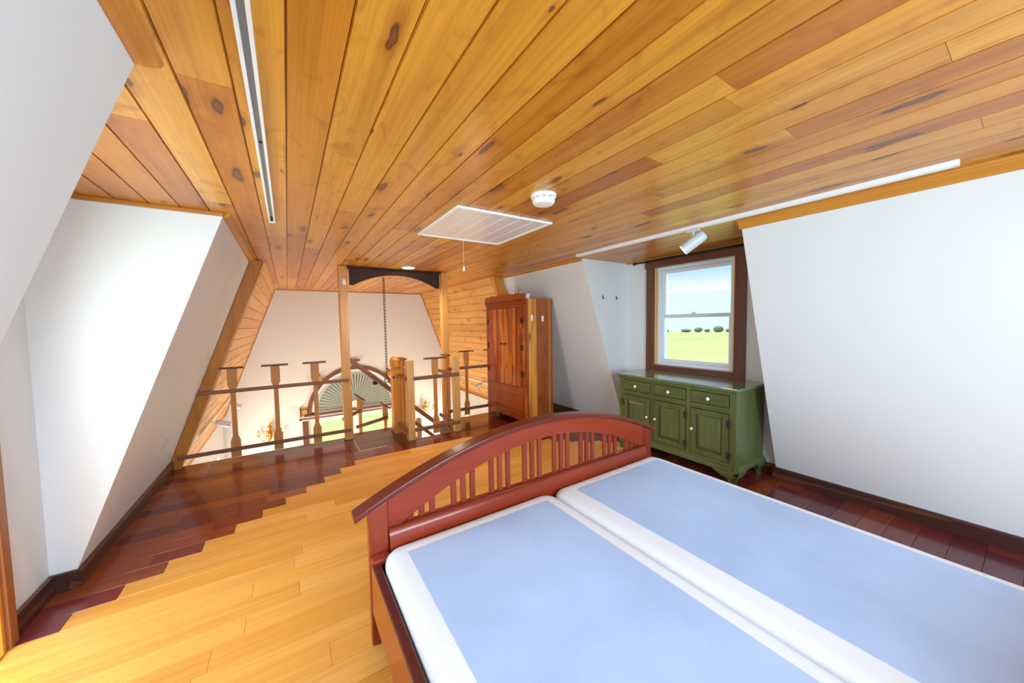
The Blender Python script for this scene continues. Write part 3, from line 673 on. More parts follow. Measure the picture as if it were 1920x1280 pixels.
# ------------------------------------------------------------------ railing
ZU, ZD, ZC = 0.795, 0.135, 1.06
def baluster_poly(z0=0.04, z1=ZC - 0.02, W1=0.045, W2=0.023):
    half = [(W1, z0), (W1, z0 + 0.185), (W1 * 0.88, z0 + 0.20), (W2, z0 + 0.245), (W2, z1 - 0.265), (W2 * 0.8, z1 - 0.245), (W1 * 0.95, z1 - 0.195), (W1, z1 - 0.18), (W1, z1)]
    return half + [(-x, z) for x, z in half[::-1]]
def add_baluster(root, x, y, axis, cw=0.24, W1=0.045, dz=0):
    """flat sawn baluster standing across `axis`; a cap on top"""
    mb = MB().prism(baluster_poly(0.04 + dz, ZC - 0.02 + dz, W1), 'Y', -0.0115, 0.0115)
    cp = MB().box(-cw / 2, cw / 2, -0.035, 0.035, ZC - 0.0195 + dz, ZC + dz)
    if axis == 'Y':
        R = Matrix.Rotation(PI / 2, 4, 'Z'); mb.xform(R); cp.xform(R)
    mb.shift((x, y, 0)); cp.shift((x, y, 0))
    b = obj('baluster', mb, 'bal_z', root, world=True, bevel=0.0015, seg=1)
    obj('cap', cp.shift([-c for c in root.location]), 'cap', b, bevel=0.006)
# left section
ra = thing('railing', 'long dark railing with three capped balusters left of the tall post', 'railing', (-0.2, 4.94, 0))
for z, xs in ((ZU, -0.875), (ZD, -1.03)):
    obj('rail', MB().box(xs, 0.645, 4.898, 4.929, z - 0.021, z + 0.021), 'rail_x', ra, bevel=0.007, world=True)
for x, cw in ((-0.545, 0.21), (-0.145, 0.265), (0.262, 0.255)): add_baluster(ra, x, 4.9415, 'X', cw)
# short square posts of the stair well
tag(obj('well_post', MB().box(1.252, 1.345, 4.415, 4.505, 0.0005, 1.045), 'fir_z', bevel=0.005), 'short pale square post nearest the viewer at the stair well corner', 'post')
tag(obj('well_post', MB().box(1.90, 1.985, 4.415, 4.50, 0.0005, 1.05), 'fir_z', bevel=0.005), 'short pale square post of the stair well nearer the wardrobe', 'post')
rb = thing('railing', 'short front stair well railing with one baluster between the pale posts', 'railing', (1.62, 4.405, 0))
for z in (ZU + 0.01, ZD): obj('rail', MB().box(1.335, 1.965, 4.386, 4.4145, z - 0.024, z + 0.024), 'rail_x', rb, bevel=0.006, world=True)
add_baluster(rb, 1.63, 4.427, 'X', 0.29, 0.042)
# newel with faceted head
nw = thing('newel_post', 'stout orange newel post with a faceted head beside the step boards', 'post', (1.275, 4.935, 0))
def octa(h, c): return [(-h + c, -h), (h - c, -h), (h, -h + c), (h, h - c), (h - c, h), (-h + c, h), (-h, h - c), (-h, -h + c)]
def loft(secs, cx, cy):
    mb = MB(); vs = []; fs = []; n = 8
    for z, h, c in secs: vs += [(cx + p[0], cy + p[1], z) for p in octa(h, c)]
    for i in range(len(secs) - 1): fs += [(i * n + j, i * n + (j + 1) % n, (i + 1) * n + (j + 1) % n, (i + 1) * n + j) for j in range(n)]
    fs += [tuple(range(n))[::-1], tuple((len(secs) - 1) * n + j for j in range(n))]
    return mb.add(vs, fs)
obj('shaft', loft([(0.0005, 0.088, 0.004), (0.10, 0.088, 0.004), (0.125, 0.088, 0.026), (0.84, 0.088, 0.026), (0.86, 0.088, 0.012), (0.90, 0.078, 0.02)], 1.275, 4.935), 'orange_z', nw, world=True)
hd = obj('head', loft([(0.9005, 0.072, 0.02), (0.925, 0.092, 0.022), (1.02, 0.092, 0.022), (1.052, 0.070, 0.016), (1.056, 0.064, 0.014)], 1.275, 4.935), 'orange_z', nw, world=True)
for dx in (0.0, 0.035): obj('plug', MB().lathe([(0.007, 0), (0.007, 0.002)], 10, (1.275 + dx, 4.841, 0.985), 'Y').shift([-c for c in nw.location]), 'cap', hd)
obj('knob', MB().lathe([(0.012, 0), (0.018, 0.012), (0.012, 0.022)], 12, (1.182, 4.86, 0.78), 'X').xform(Matrix.Identity(4)), 'iron', nw, world=True, auto=True)
rc = thing('railing', 'short railing from newel post to the nearest pale post', 'railing', (1.30, 4.68, 0))
for z in (ZU + 0.01, ZD): obj('rail', MB().box(1.222, 1.2515, 4.43, 4.845, z - 0.024, z + 0.024), 'rail_y', rc, bevel=0.006, world=True)
add_baluster(rc, 1.264, 4.66, 'Y', 0.22, 0.042)
rd_ = thing('railing', 'short railing with one baluster running back to the tall right post', 'railing', (1.95, 4.72, 0))
for z in (ZU + 0.01, ZD): obj('rail', MB().box(1.871, 1.8995, 4.47, 4.95, z - 0.024, z + 0.024), 'rail_y', rd_, bevel=0.006, world=True)
add_baluster(rd_, 1.912, 4.74, 'Y', 0.22, 0.042)
re_ = thing('railing', 'dark railing with capped balusters running behind the wardrobe', 'railing', (2.8, 4.94, 0))
for z, xe in ((ZU + 0.02, 3.44), (ZD + 0.03, 3.68)): obj('rail', MB().box(2.02, xe, 4.898, 4.929, z - 0.023, z + 0.023), 'rail_x', re_, bevel=0.007, world=True)
for x in (2.335, 2.775, 3.2): add_baluster(re_, x, 4.9415, 'X', 0.245, 0.043, 0.02)

# ------------------------------------------------------------------ stairs beyond the platform
st = thing('staircase', 'wooden stair going down behind the newel post with a sloping handrail', 'staircase', (1.9, 5.5, ZL))
for i in range(10):
    x0 = 0.70 + 0.26 * (i + 2); z = -0.20 * (i + 1)
    if i == 0: x0 = 0.70; 
    x1 = 0.70 + 0.26 * (i + 3) + 0.02
    obj('tread', MB().box(x0, x1, YE + 0.03, 5.88, z - 0.035, z), 'step', st, world=True, bevel=0.004)
obj('stringer', MB().prism([(1.2, -0.24), (3.7, -2.16), (3.7, -2.42), (1.2, -0.50)], 'Y', 5.882, 5.91), 'orange_z', st, world=True)
def slope_bar(a, b, y0, y1, h): # bar in an XZ plane from a to b (centres), height h
    a = Vector((a[0], 0, a[1])); b = Vector((b[0], 0, b[1])); d = (b - a).normalized(); nn = Vector((-d.z, 0, d.x)) * (h / 2)
    return MB().prism([((a + nn).x, (a + nn).z), ((b + nn).x, (b + nn).z), ((b - nn).x, (b - nn).z), ((a - nn).x, (a - nn).z)], 'Y', y0, y1)
obj('handrail', slope_bar((0.70, 1.05), (2.35, -0.43), 5.885, 5.94, 0.07), 'rail_x', st, world=True, bevel=0.01)
obj('lower_rail', slope_bar((1.75, -0.16), (2.6, -0.95), 5.892, 5.93, 0.055), 'rail_x', st, world=True, bevel=0.006)
obj('rail_post', MB().box(0.695, 0.765, 5.942, 6.01, ZL + 0.001, 1.03), 'pine_z', st, world=True, bevel=0.004)
obj('rail_post', MB().box(1.82, 1.90, 5.895, 5.96, ZL + 0.001, -0.14), 'fir_z', st, world=True, bevel=0.004)
obj('handrail_bracket', MB().box(1.15, 1.18, 5.95, 6.05, 0.53, 0.58).box(1.13, 1.20, 5.94, 5.955, 0.53, 0.58), 'iron', st, world=True)
lr = thing('lower_stair_railing', 'low stair railing with two tilted capped balusters seen beyond the step boards', 'railing', (1.2, 6.3, ZL))
for x, zt in ((0.975, 0.30), (1.385, 0.10)):
    half = [(0.045, ZL + 0.02), (0.045, zt - 1.0), (0.026, zt - 0.95), (0.026, zt - 0.30), (0.045, zt - 0.25), (0.045, zt - 0.035)]
    poly = [(x + a, z) for a, z in half] + [(x - a, z + (0.06 if i == 0 else 0)) for i, (a, z) in enumerate(half[::-1])]
    b = obj('baluster', MB().prism(poly, 'Y', 6.29, 6.315), 'fir_z', lr, world=True)
    obj('cap', slope_bar((x - 0.085, zt + 0.055), (x + 0.085, zt - 0.08), 6.27, 6.335, 0.018).shift([-c for c in lr.location]), 'cap', b, bevel=0.004)
obj('rail', slope_bar((0.70, -0.05), (0.99, 0.07), 6.26, 6.289, 0.05), 'rail_x', lr, world=True)
obj('rail', slope_bar((0.90, -0.215), (1.42, -0.125), 6.26, 6.289, 0.05), 'rail_x', lr, world=True)

# ------------------------------------------------------------------ hanging chain
chx, chy = 1.338, 5.87
ch = thing('hanging_chain', 'long black iron chain hanging from the ceiling over the stair well', 'chain', (chx, chy, 0.55))
link = MB()
path = []
for i in range(16):
    a = 2 * PI * i / 16; path.append((0.0145 * math.cos(a), 0, 0.0145 * math.sin(a) + (0.015 if math.sin(a) > 0 else -0.015)))
link.tube(path, 0.0042, 5, closed=True); lm = mesh('chain_link', link, 'iron', True)
z = 2.235; i = 0
while z > 0.66:
    o = bpy.data.objects.new('chain_link', lm); COL.objects.link(o); o.parent = ch
    o.location = (0, 0, z - 0.55); o.rotation_euler = (0, 0, (PI / 2) * (i % 2) + 0.45); z -= 0.0475; i += 1
obj('ceiling_hook', MB().tube([(chx, chy, HC - 0.001), (chx, chy, HC - 0.02), (chx + 0.012, chy, HC - 0.03), (chx, chy, HC - 0.042), (chx - 0.01, chy, HC - 0.034)], 0.004, 6), 'iron', ch, world=True, smooth=True)
obj('end_ring', MB().tube([(chx + 0.042 * math.cos(a), chy + 0.015 * math.cos(a), 0.60 + 0.042 * math.sin(a)) for a in [2 * PI * j / 24 for j in range(24)]], 0.007, 8, closed=True), 'iron', ch, world=True, smooth=True)

# ------------------------------------------------------------------ sconces on the gable
def sconce(x, zc, lab):
    r = thing('wall_sconce', lab, 'wall lamp', (x, YG - 0.001, zc - 0.30), group='brass sconces on the gable')
    y = YG - 0.10
    obj('back_plate', MB().lathe([(0.05, 0), (0.055, 0.008), (0.03, 0.02)], 16, (x, YG - 0.021, zc - 0.02), 'Y'), 'brass', r, world=True, auto=True)
    obj('stem', MB().lathe([(0.012, -0.26), (0.03, -0.23), (0.014, -0.2), (0.02, -0.12), (0.052, -0.05), (0.058, 0.0), (0.03, 0.035), (0.014, 0.06), (0.05, 0.10), (0.055, 0.12), (0.02, 0.15), (0.008, 0.20)], 16, (x, y, zc)), 'brass', r, world=True, auto=True)
    obj('top_ring', MB().tube([(x + 0.028 * math.cos(a), y, zc + 0.222 + 0.028 * math.sin(a)) for a in [2 * PI * j / 16 for j in range(16)]], 0.005, 6, closed=True), 'brass', r, world=True, smooth=True)
    for s, dy in ((-1, 0.03), (1, 0.03), (-0.25, -0.12)):
        pts = [(x, y, zc - 0.05)]
        for t in range(1, 13):
            u = t / 12; pts.append((x + s * 0.19 * u, y - (0.11 * u if dy < 0 else 0.02 * u), zc - 0.05 - 0.13 * math.sin(PI * u * 0.95) + 0.02 * u))
        a = obj('arm', MB().tube(pts, 0.008, 6), 'brass', r, world=True, smooth=True)
        e = pts[-1]
        obj('cup', MB().lathe([(0.01, -0.01), (0.045, 0.01), (0.04, 0.014), (0.014, 0.014), (0.014, 0.09), (0.004, 0.12)], 12, (0, 0, 0)).shift([e[q] - r.location[q] for q in range(3)]), 'brass', a, auto=True)
        obj('crystal', MB().lathe([(0.002, -0.09), (0.012, -0.06), (0.002, -0.02)], 6).shift([e[q] - r.location[q] for q in range(3)]), 'crystal', a)
    obj('bracket', MB().tube([(x, YG - 0.022, zc - 0.02), (x, y + 0.04, zc - 0.02)], 0.01, 8), 'brass', r, world=True)
sconce(-0.385, -0.63, 'ornate brass wall sconce on the gable left of the arched window')
sconce(2.86, -0.60, 'ornate brass wall sconce on the gable seen between the stair well posts')

# ------------------------------------------------------------------ track lights
def track_mesh(x0, y0, y1):
    mb = MB(); h = 0.028; w = 0.019
    mb.box(x0 - w, x0 - w + 0.010, y0, y1, HC - h, HC - 0.0005).box(x0 + w - 0.010, x0 + w, y0, y1, HC - h, HC - 0.0005)
    mb.box(x0 - w + 0.010, x0 + w - 0.010, y0, y0 + 0.012, HC - h, HC - 0.0005).box(x0 - w + 0.010, x0 + w - 0.010, y1 - 0.012, y1, HC - h, HC - 0.0005)
    return mb
def spot_head(root, hinge, direction, emit=True, scale=1.0):
    d = Vector(direction).normalized(); c = Vector(hinge)
    R = d.to_track_quat('Z', 'Y').to_matrix().to_4x4()
    prof = [(0.02, -0.075), (0.034, -0.070), (0.042, -0.052), (0.043, 0.0), (0.043, 0.105), (0.039, 0.105), (0.036, 0.085)]
    T = Matrix.Translation(c) @ R @ Matrix.Scale(scale, 4)
    h = obj('spot_head', MB().lathe(prof, 24).xform(T), 'spot_body', root, world=True, auto=True)
    obj('lens', MB().lathe([(0.035, 0.088), (0.035, 0.092)], 20).xform(T).shift([-q for q in root.location]), 'bulb_cool' if emit else 'crystal', h)
    return d, c + d * 0.12 * scale
tl = thing('track_light', 'white ceiling track ending above the left slope', 'track light', (-0.06, 1.0, HC - 0.03))
obj('channel', track_mesh(-0.06, -1.2, 3.05), 'white_metal', tl, world=True)
obj('slot', MB().box(-0.069, -0.051, -1.18, 3.03, HC - 0.012, HC - 0.001), 'grey_slot', tl, world=True)
obj('end_feed', MB().box(-0.066, -0.054, 2.93, 3.02, HC - 0.019, HC - 0.0125).box(-0.064, -0.056, 2.955, 2.965, HC - 0.024, HC - 0.019).box(-0.064, -0.056, 2.985, 2.995, HC - 0.024, HC - 0.019), 'iron', tl, world=True)
obj('screw', MB().lathe([(0.006, 0), (0.006, 0.003)], 10, (-0.06, 1.78, HC - 0.016)), 'iron', tl, world=True)
tr = thing('track_light', 'white ceiling track with one grey spot head near the dormer window', 'track light', (2.825, 1.6, HC - 0.03))
obj('channel', track_mesh(2.825, 0.26, 2.96), 'white_metal', tr, world=True)
obj('slot', MB().box(2.816, 2.834, 0.28, 2.94, HC - 0.012, HC - 0.001), 'grey_slot', tr, world=True)
obj('adapter', MB().box(2.808, 2.842, 1.55, 1.65, HC - 0.05, HC - 0.029), 'spot_body', tr, world=True, bevel=0.003)
obj('stem', MB().tube([(2.825, 1.60, HC - 0.05), (2.825, 1.60, HC - 0.10)], 0.008, 10), 'spot_body', tr, world=True)
d, tip = spot_head(tr, (2.835, 1.585, 2.148), (-0.30, 0.49, -0.42), True, 1.08)
lamp('spot_lamp', 'SPOT', tip, 14, (0.9, 0.96, 1), to=d, radius=0.03, spot=1.2)
# small tracks on the boarded slopes of the hall
def slope_track(fn, sgn, y0, y1, z, spots, lab, grp):
    d = Vector((fn(1) - fn(0), 0, 1)).normalized(); nrm = Vector((d.z, 0, -d.x)) * sgn
    c = Vector((fn(z), 0, z))
    r = thing('slope_track_light', lab, 'track light', (c.x, y0, c.z), group=grp)
    def q(h0, h1, w): return [((c + d * a + nrm * b).x, (c + d * a + nrm * b).z) for a, b in ((-w, h0), (w, h0), (w, h1), (-w, h1))]
    obj('channel', MB().prism(q(0.001, 0.022, 0.014), 'Y', y0, y1), 'white_metal', r, world=True)
    for y in spots:
        hc = c + nrm * 0.085 + Vector((0, y, 0))
        obj('stem', MB().tube([tuple(c + nrm * 0.022 + Vector((0, y, 0))), tuple(hc)], 0.008, 8), 'white_metal', r, world=True)
        spot_head(r, hc + nrm * 0.045, (0.75 * sgn, 0.25, -0.35), False, 0.9)
slope_track(PL, 1, 5.36, 7.9, 0.25, (6.05, 7.3), 'white track with two spot heads low on the left boarded slope', 'tracks on the boarded slopes')
slope_track(PR, -1, 6.2, 8.1, 0.195, (6.75, 7.9), 'white track low on the right boarded slope behind railing', 'tracks on the boarded slopes')

# ------------------------------------------------------------------ ceiling fittings
hx0, hx1, hy0, hy1 = 0.955, 1.75, 2.10, 2.92
ht = thing('attic_hatch', 'white boarded attic hatch set in the pine ceiling', 'hatch', ((hx0 + hx1) / 2, (hy0 + hy1) / 2, HC - 0.016))
fr = MB(); w = 0.028
fr.box(hx0, hx0 + w, hy0, hy1, HC - 0.016, HC - 0.0005).box(hx1 - w, hx1, hy0, hy1, HC - 0.016, HC - 0.0005).box(hx0 + w, hx1 - w, hy0, hy0 + w, HC - 0.016, HC - 0.0005).box(hx0 + w, hx1 - w, hy1 - w, hy1, HC - 0.016, HC - 0.0005)
obj('frame', fr, 'white_plastic', ht, bevel=0.003, world=True)
nb = 6; bw = (hx1 - hx0 - 2 * w - 0.008) / nb
for i in range(nb):
    a = hx0 + w + 0.004 + bw * i
    obj('hatch_board', MB().prism([(a + 0.0005, HC - 0.001), (a + 0.0005, HC - 0.006), (a + 0.004, HC - 0.010), (a + bw - 0.004, HC - 0.010), (a + bw - 0.0005, HC - 0.006), (a + bw - 0.0005, HC - 0.001)], 'Y', hy0 + w + 0.004, hy1 - w - 0.004), 'hatch', ht, world=True)
pc = thing('pull_cord', 'thin pull cord with a small clear bob under the hatch edge', 'cord', (1.371, 2.905, 1.98))
obj('cord', MB().tube([(1.371, 2.905, HC - 0.017), (1.371, 2.905, 2.02)], 0.0012, 5), 'white_plastic', pc, world=True)
obj('bob', MB().lathe([(0.003, 0.03), (0.006, 0.022), (0.010, 0.0), (0.007, -0.012), (0.002, -0.016)], 12, (1.371, 2.905, 1.995)), 'crystal', pc, world=True, auto=True)
sd = thing('smoke_detector', 'round white smoke detector on the ceiling beside the hatch', 'smoke detector', (1.338, 1.688, HC - 0.06))
obj('base', MB().lathe([(0.078, 0), (0.078, -0.014), (0.070, -0.018)][::-1], 32, (1.338, 1.688, HC - 0.0005)), 'white_plastic', sd, world=True, auto=True)
obj('vent_ring', MB().lathe([(0.058, -0.028), (0.058, -0.018)], 32, (1.338, 1.688, HC)), 'grey_slot', sd, world=True, auto=True)
for i in range(10):
    a = 2 * PI * i / 10
    obj('vent_rib', MB().box(-0.006, 0.006, -0.004, 0.004, -0.028, -0.018).xform(Matrix.Translation((1.338 + 0.063 * math.cos(a), 1.688 + 0.063 * math.sin(a), HC)) @ Matrix.Rotation(a + PI / 2, 4, 'Z')), 'white_plastic', sd, world=True)
obj('cover', MB().lathe([(0.030, -0.060), (0.058, -0.056), (0.068, -0.042), (0.069, -0.0285)], 32, (1.338, 1.688, HC)), 'white_plastic', sd, world=True, auto=True)
cl = thing('recessed_light', 'lit round recessed light in the ceiling before the valance', 'ceiling light', (1.40, 4.70, HC - 0.02))
obj('trim_ring', MB().lathe([(0.070, -0.012), (0.088, -0.012), (0.094, -0.0005), (0.066, -0.0005)], 32, (1.40, 4.70, HC)), 'white_plastic', cl, world=True, auto=True)
obj('lens', MB().lathe([(0.070, -0.0135), (0.068, -0.002)], 32, (1.40, 4.70, HC)), 'bulb', cl, world=True)
lamp('recessed_lamp', 'SPOT', (1.40, 4.70, HC - 0.03), 60, (1, 0.85, 0.62), to=(0, 0, -1), radius=0.06, spot=2.6)

# ------------------------------------------------------------------ marks and small fixings on the walls
def slope_patch(name, fn, sgn, y0, y1, z0, z1, mat, lab, cat, t=0.0015):
    d = Vector((fn(1) - fn(0), 0, 1)).normalized(); nrm = Vector((d.z, 0, -d.x)) * sgn
    a = Vector((fn(z0), 0, z0)); b = Vector((fn(z1), 0, z1))
    p = [a + nrm * 0.0003, b + nrm * 0.0003, b + nrm * t, a + nrm * t]
    return tag(obj(name, MB().prism([(v.x, v.z) for v in p], 'Y', y0, y1), mat), lab, cat)
slope_patch('sticker', XL, 1, 4.17, 4.31, 0.44, 0.52, 'sticker', 'small blue grey sticker low on the left slope near the beam', 'sticker')
slope_patch('wall_patch', XL, 1, 4.60, 4.72, 1.17, 1.27, 'patch', 'pale rubbed patch on the left slope beside the beam', 'patch')
slope_patch('wall_patch', XL, 1, 4.84, 4.90, 1.45, 1.57, 'patch', 'narrow grey mark high on the left slope beside the beam', 'patch')
slope_patch('wall_scuff', XR, -1, 0.655, 0.735, 1.468, 1.473, 'patch', 'thin grey scuff at mid height on the right sloping wall', 'scuff', 0.0008)
slope_patch('wall_scuff', XR, -1, 0.64, 0.73, 0.536, 0.540, 'patch', 'thin grey scuff low on the right sloping wall', 'scuff', 0.0008)
for x, lab in ((3.40, 'nail on the right dormer cheek nearer the slope'), (3.66, 'small hook on the right dormer cheek nearer the window')):
    tag(obj('wall_hook', MB().tube([(x, RD[1] - 0.001, 1.80), (x, RD[1] - 0.02, 1.795), (x, RD[1] - 0.028, 1.81)], 0.0035, 6).box(x - 0.007, x + 0.007, RD[1] - 0.004, RD[1] - 0.0005, 1.785, 1.835), 'pewter'), lab, 'hook')

# ------------------------------------------------------------------ bed
BX0, BX1, FY = 0.272, 2.362, 1.68
bed = thing('bed', 'red cherry bed frame with an arched slatted footboard', 'bed', ((BX0 + BX1) / 2, 0.65, 0))
BC = (BX0 + BX1) / 2 + 0.012
ztop = lambda x: 0.885 - 0.245 * (abs(x - BC) / 1.06) ** 2
zbot = lambda x: 0.790 - 0.225 * (abs(x - BC) / 0.86) ** 2
PWD = 0.088
def bp_(name, mb, mat, par=bed, **k): return obj(name, mb, mat, par, world=True, **k)
for s in (0, 1):
    xa = BX0 if s == 0 else BX1 - PWD
    xb = xa + PWD
    bp_('post', MB().prism([(xa, 0.0005), (xb, 0.0005), (xb, ztop(xb) - 0.006), (xa, ztop(xa) - 0.006)], 'Y', FY - 0.022, FY + 0.022), 'bed_z', bevel=0.004)
xs = [BX0 + PWD + 0.001 + (BX1 - BX0 - 2 * PWD - 0.002) * i / 40 for i in range(41)]
bp_('arch_rail', MB().prism([(x, zbot(x)) for x in xs] + [(x, ztop(x) - 0.005) for x in xs[::-1]], 'Y', FY - 0.017, FY + 0.017), 'bed_x', bevel=0.003)
cxs = [0.212 + (2.412 - 0.212) * i / 48 for i in range(49)]
capm = bp_('arch_cap', MB().prism([(x, ztop(x) - 0.004) for x in cxs] + [(x, ztop(x) + 0.026) for x in cxs[::-1]], 'Y', FY - 0.034, FY + 0.056), 'bed_dark', bevel=0.007, seg=3)
prof = [(FY + 0.018, 0.18), (FY + 0.018, 0.535), (FY + 0.012, 0.543), (FY - 0.012, 0.543), (FY - 0.030, 0.532), (FY - 0.042, 0.505), (FY - 0.048, 0.46), (FY - 0.05, 0.40), (FY - 0.05, 0.18)]
bp_('lower_rail', MB().prism(prof, 'X', BX0 + PWD + 0.001, BX1 - PWD - 0.001), 'bed_x', auto=True)
bp_('rail_bead', MB().tube([(BX0 + PWD, FY - 0.036, 0.545), (BX1 - PWD, FY - 0.036, 0.545)], 0.004, 8), 'bed_dark', smooth=True)
for gidx in range(8):
    for j in (-1, 0, 1):
        x = 0.527 + 0.2306 * gidx + 0.0556 * j
        bp_('slat', MB().box(x - 0.0145, x + 0.0145, FY - 0.008, FY + 0.008, 0.538, zbot(x) + 0.02), 'bed_z', bevel=0.0015, seg=1)
for xa, s in ((BX0 + 0.004, 1), (BX1 - 0.030, -1)):
    b = bp_('side_rail', MB().box(xa, xa + 0.026, -0.44, FY - 0.023, 0.165, 0.405), 'bed_y', bevel=0.003)
    obj('rail_top', MB().box(xa - 0.003, xa + 0.034 if s > 0 else xa + 0.029, -0.44, FY - 0.03, 0.405, 0.420).shift([-c for c in bed.location]), 'bed_y_dark', b, bevel=0.005)
# corner blocks the box springs rest between
bp_('corner_block', MB().box(BX0 + 0.002, BX0 + PWD, FY - 0.075, FY - 0.0225, 0.405, 0.44), 'bed_x', bevel=0.012, seg=3)
bp_('corner_block', MB().box(BX1 - PWD, BX1 - 0.002, FY - 0.075, FY - 0.0225, 0.405, 0.44), 'bed_x', bevel=0.012, seg=3)
# headboard (behind the viewer)
for xa in (BX0, BX1 - PWD):
    bp_('post', MB().box(xa, xa + PWD, -0.50, -0.455, 0.0005, 0.80), 'bed_z', bevel=0.004)
bp_('headboard_panel', MB().prism([(BX0 + PWD, 0.35), (BX1 - PWD, 0.35)] + [(x, ztop(x) + 0.12) for x in xs[::-1]], 'Y', -0.49, -0.465), 'bed_x')
bp_('slat_support', MB().box(BX0 + 0.031, BX1 - 0.031, -0.43, FY - 0.052, 0.20, 0.222), 'bed_y')

def rounded_rect(x0, x1, y0, y1, r, n=6):
    p = []
    for cx, cy, a0 in ((x1 - r, y1 - r, 0), (x0 + r, y1 - r, PI / 2), (x0 + r, y0 + r, PI), (x1 - r, y0 + r, 1.5 * PI)):
        for i in range(n + 1): a = a0 + PI / 2 * i / n; p.append((cx + r * math.cos(a), cy + r * math.sin(a)))
    return p
def box_spring(x0, x1, bx0, bx1, lab):
    y0, y1 = -0.42, 1.620; zt = 0.474
    r = thing('box_spring', lab, 'box spring', ((x0 + x1) / 2, (y0 + y1) / 2, 0.2225), group='twin box springs on the bed')
    secs = []
    for z, ins in ((0.2225, 0.012), (0.235, 0.0), (0.43, 0.0), (0.452, 0.005), (0.466, 0.016), (0.473, 0.034), (zt, 0.06)):
        secs.append([(px, py, z) for px, py in rounded_rect(x0 + ins, x1 - ins, y0 + ins, y1 - ins, max(0.02, 0.075 - ins * 0.5))])
    n = len(secs[0]); vs = [p for s in secs for p in s]; fs = []
    for i in range(len(secs) - 1): fs += [(i * n + j, i * n + (j + 1) % n, (i + 1) * n + (j + 1) % n, (i + 1) * n + j) for j in range(n)]
    fs += [tuple(range(n))[::-1], tuple((len(secs) - 1) * n + j for j in range(n))]
    obj('cover', MB().add(vs, fs), 'ticking', r, world=True, auto=True)
    obj('top_panel', MB().box(bx0, bx1, y0 + 0.09, 1.528, zt + 0.0002, zt + 0.003), 'blue', r, world=True, bevel=0.001)
box_spring(0.318, 1.300, 0.412, 1.215, 'white box spring with blue grey top, nearest the viewer on the bed')
box_spring(1.312, 2.320, 1.446, 2.248, 'white box spring with blue grey top, on the sideboard side of the bed')

# ------------------------------------------------------------------ green sideboard
sx, sx1, sy0, sy1 = 3.275, 3.825, 1.452, 2.722
sb = thing('sideboard', 'green painted sideboard with three drawers and three doors under the window', 'sideboard', ((sx + sx1) / 2, (sy0 + sy1) / 2, 0))
def sp_(name, mb, mat, par=sb, **k): return obj(name, mb, mat, par, world=True, **k)
ZT = 0.886
SL = [-c for c in sb.location]
sp_('carcass', MB().box(sx + 0.022, sx1, sy0 + 0.004, sy1 - 0.004, 0.165, ZT - 0.029), 'green_dark')
sp_('side_panel', MB().box(sx + 0.02, sx1, sy0, sy0 + 0.0035, 0.165, ZT - 0.029), 'green_z')
sp_('side_panel', MB().box(sx + 0.02, sx1, sy1 - 0.0035, sy1, 0.165, ZT - 0.029), 'green_z')
sp_('top', MB().box(sx - 0.024, sx1 + 0.012, sy0 - 0.022, sy1 + 0.022, ZT - 0.026, ZT), 'green_top', bevel=0.009, seg=3)
sp_('top_moulding', MB().box(sx - 0.010, sx1, sy0 - 0.010, sy1 + 0.010, ZT - 0.0405, ZT - 0.0265), 'green_y', bevel=0.005)
# face frame
st_e, st_m = 0.055, 0.045
bay = (sy1 - sy0 - 2 * st_e - 2 * st_m) / 3
zd0, zd1 = 0.705, 0.825     # drawers
zo0, zo1 = 0.205, 0.655     # doors
zbase, zface = 0.165, ZT - 0.041
bays = []
y = sy0 + st_e
ffx0, ffx1 = sx, sx + 0.020
sp_('stile', MB().box(ffx0, ffx1, sy0, sy0 + st_e, zbase, zface), 'green_z', bevel=0.002)
for i in range(3):
    bays.append((y, y + bay)); y += bay
    if i < 2: sp_('stile', MB().box(ffx0, ffx1, y, y + st_m, zbase, zface), 'green_z', bevel=0.002); y += st_m
sp_('stile', MB().box(ffx0, ffx1, sy1 - st_e, sy1, zbase, zface), 'green_z', bevel=0.002)
for a, b in bays:
    sp_('frame_rail', MB().box(ffx0, ffx1, a, b, zd1, zface), 'green_y', bevel=0.001)
    sp_('frame_rail', MB().box(ffx0, ffx1, a, b, zo1, zd0), 'green_y', bevel=0.001)
    sp_('frame_rail', MB().box(ffx0, ffx1, a, b, zbase, zo0), 'green_y', bevel=0.001)
def knob(par, x, yy, z, r):
    k = obj('knob', MB().lathe([(r * 0.45, 0.0), (r * 0.45, -0.010), (r * 0.95, -0.016), (r, -0.023), (r * 0.7, -0.030), (r * 0.2, -0.032)][::-1], 16, (x, yy, z), 'X').shift(SL), 'porcelain', par, auto=True)
    return k
def knob_screw(par, x, yy, z):
    obj('screw', MB().lathe([(0.0035, -0.0335), (0.0035, -0.031)], 8, (x, yy, z), 'X').shift(SL), 'iron', par)
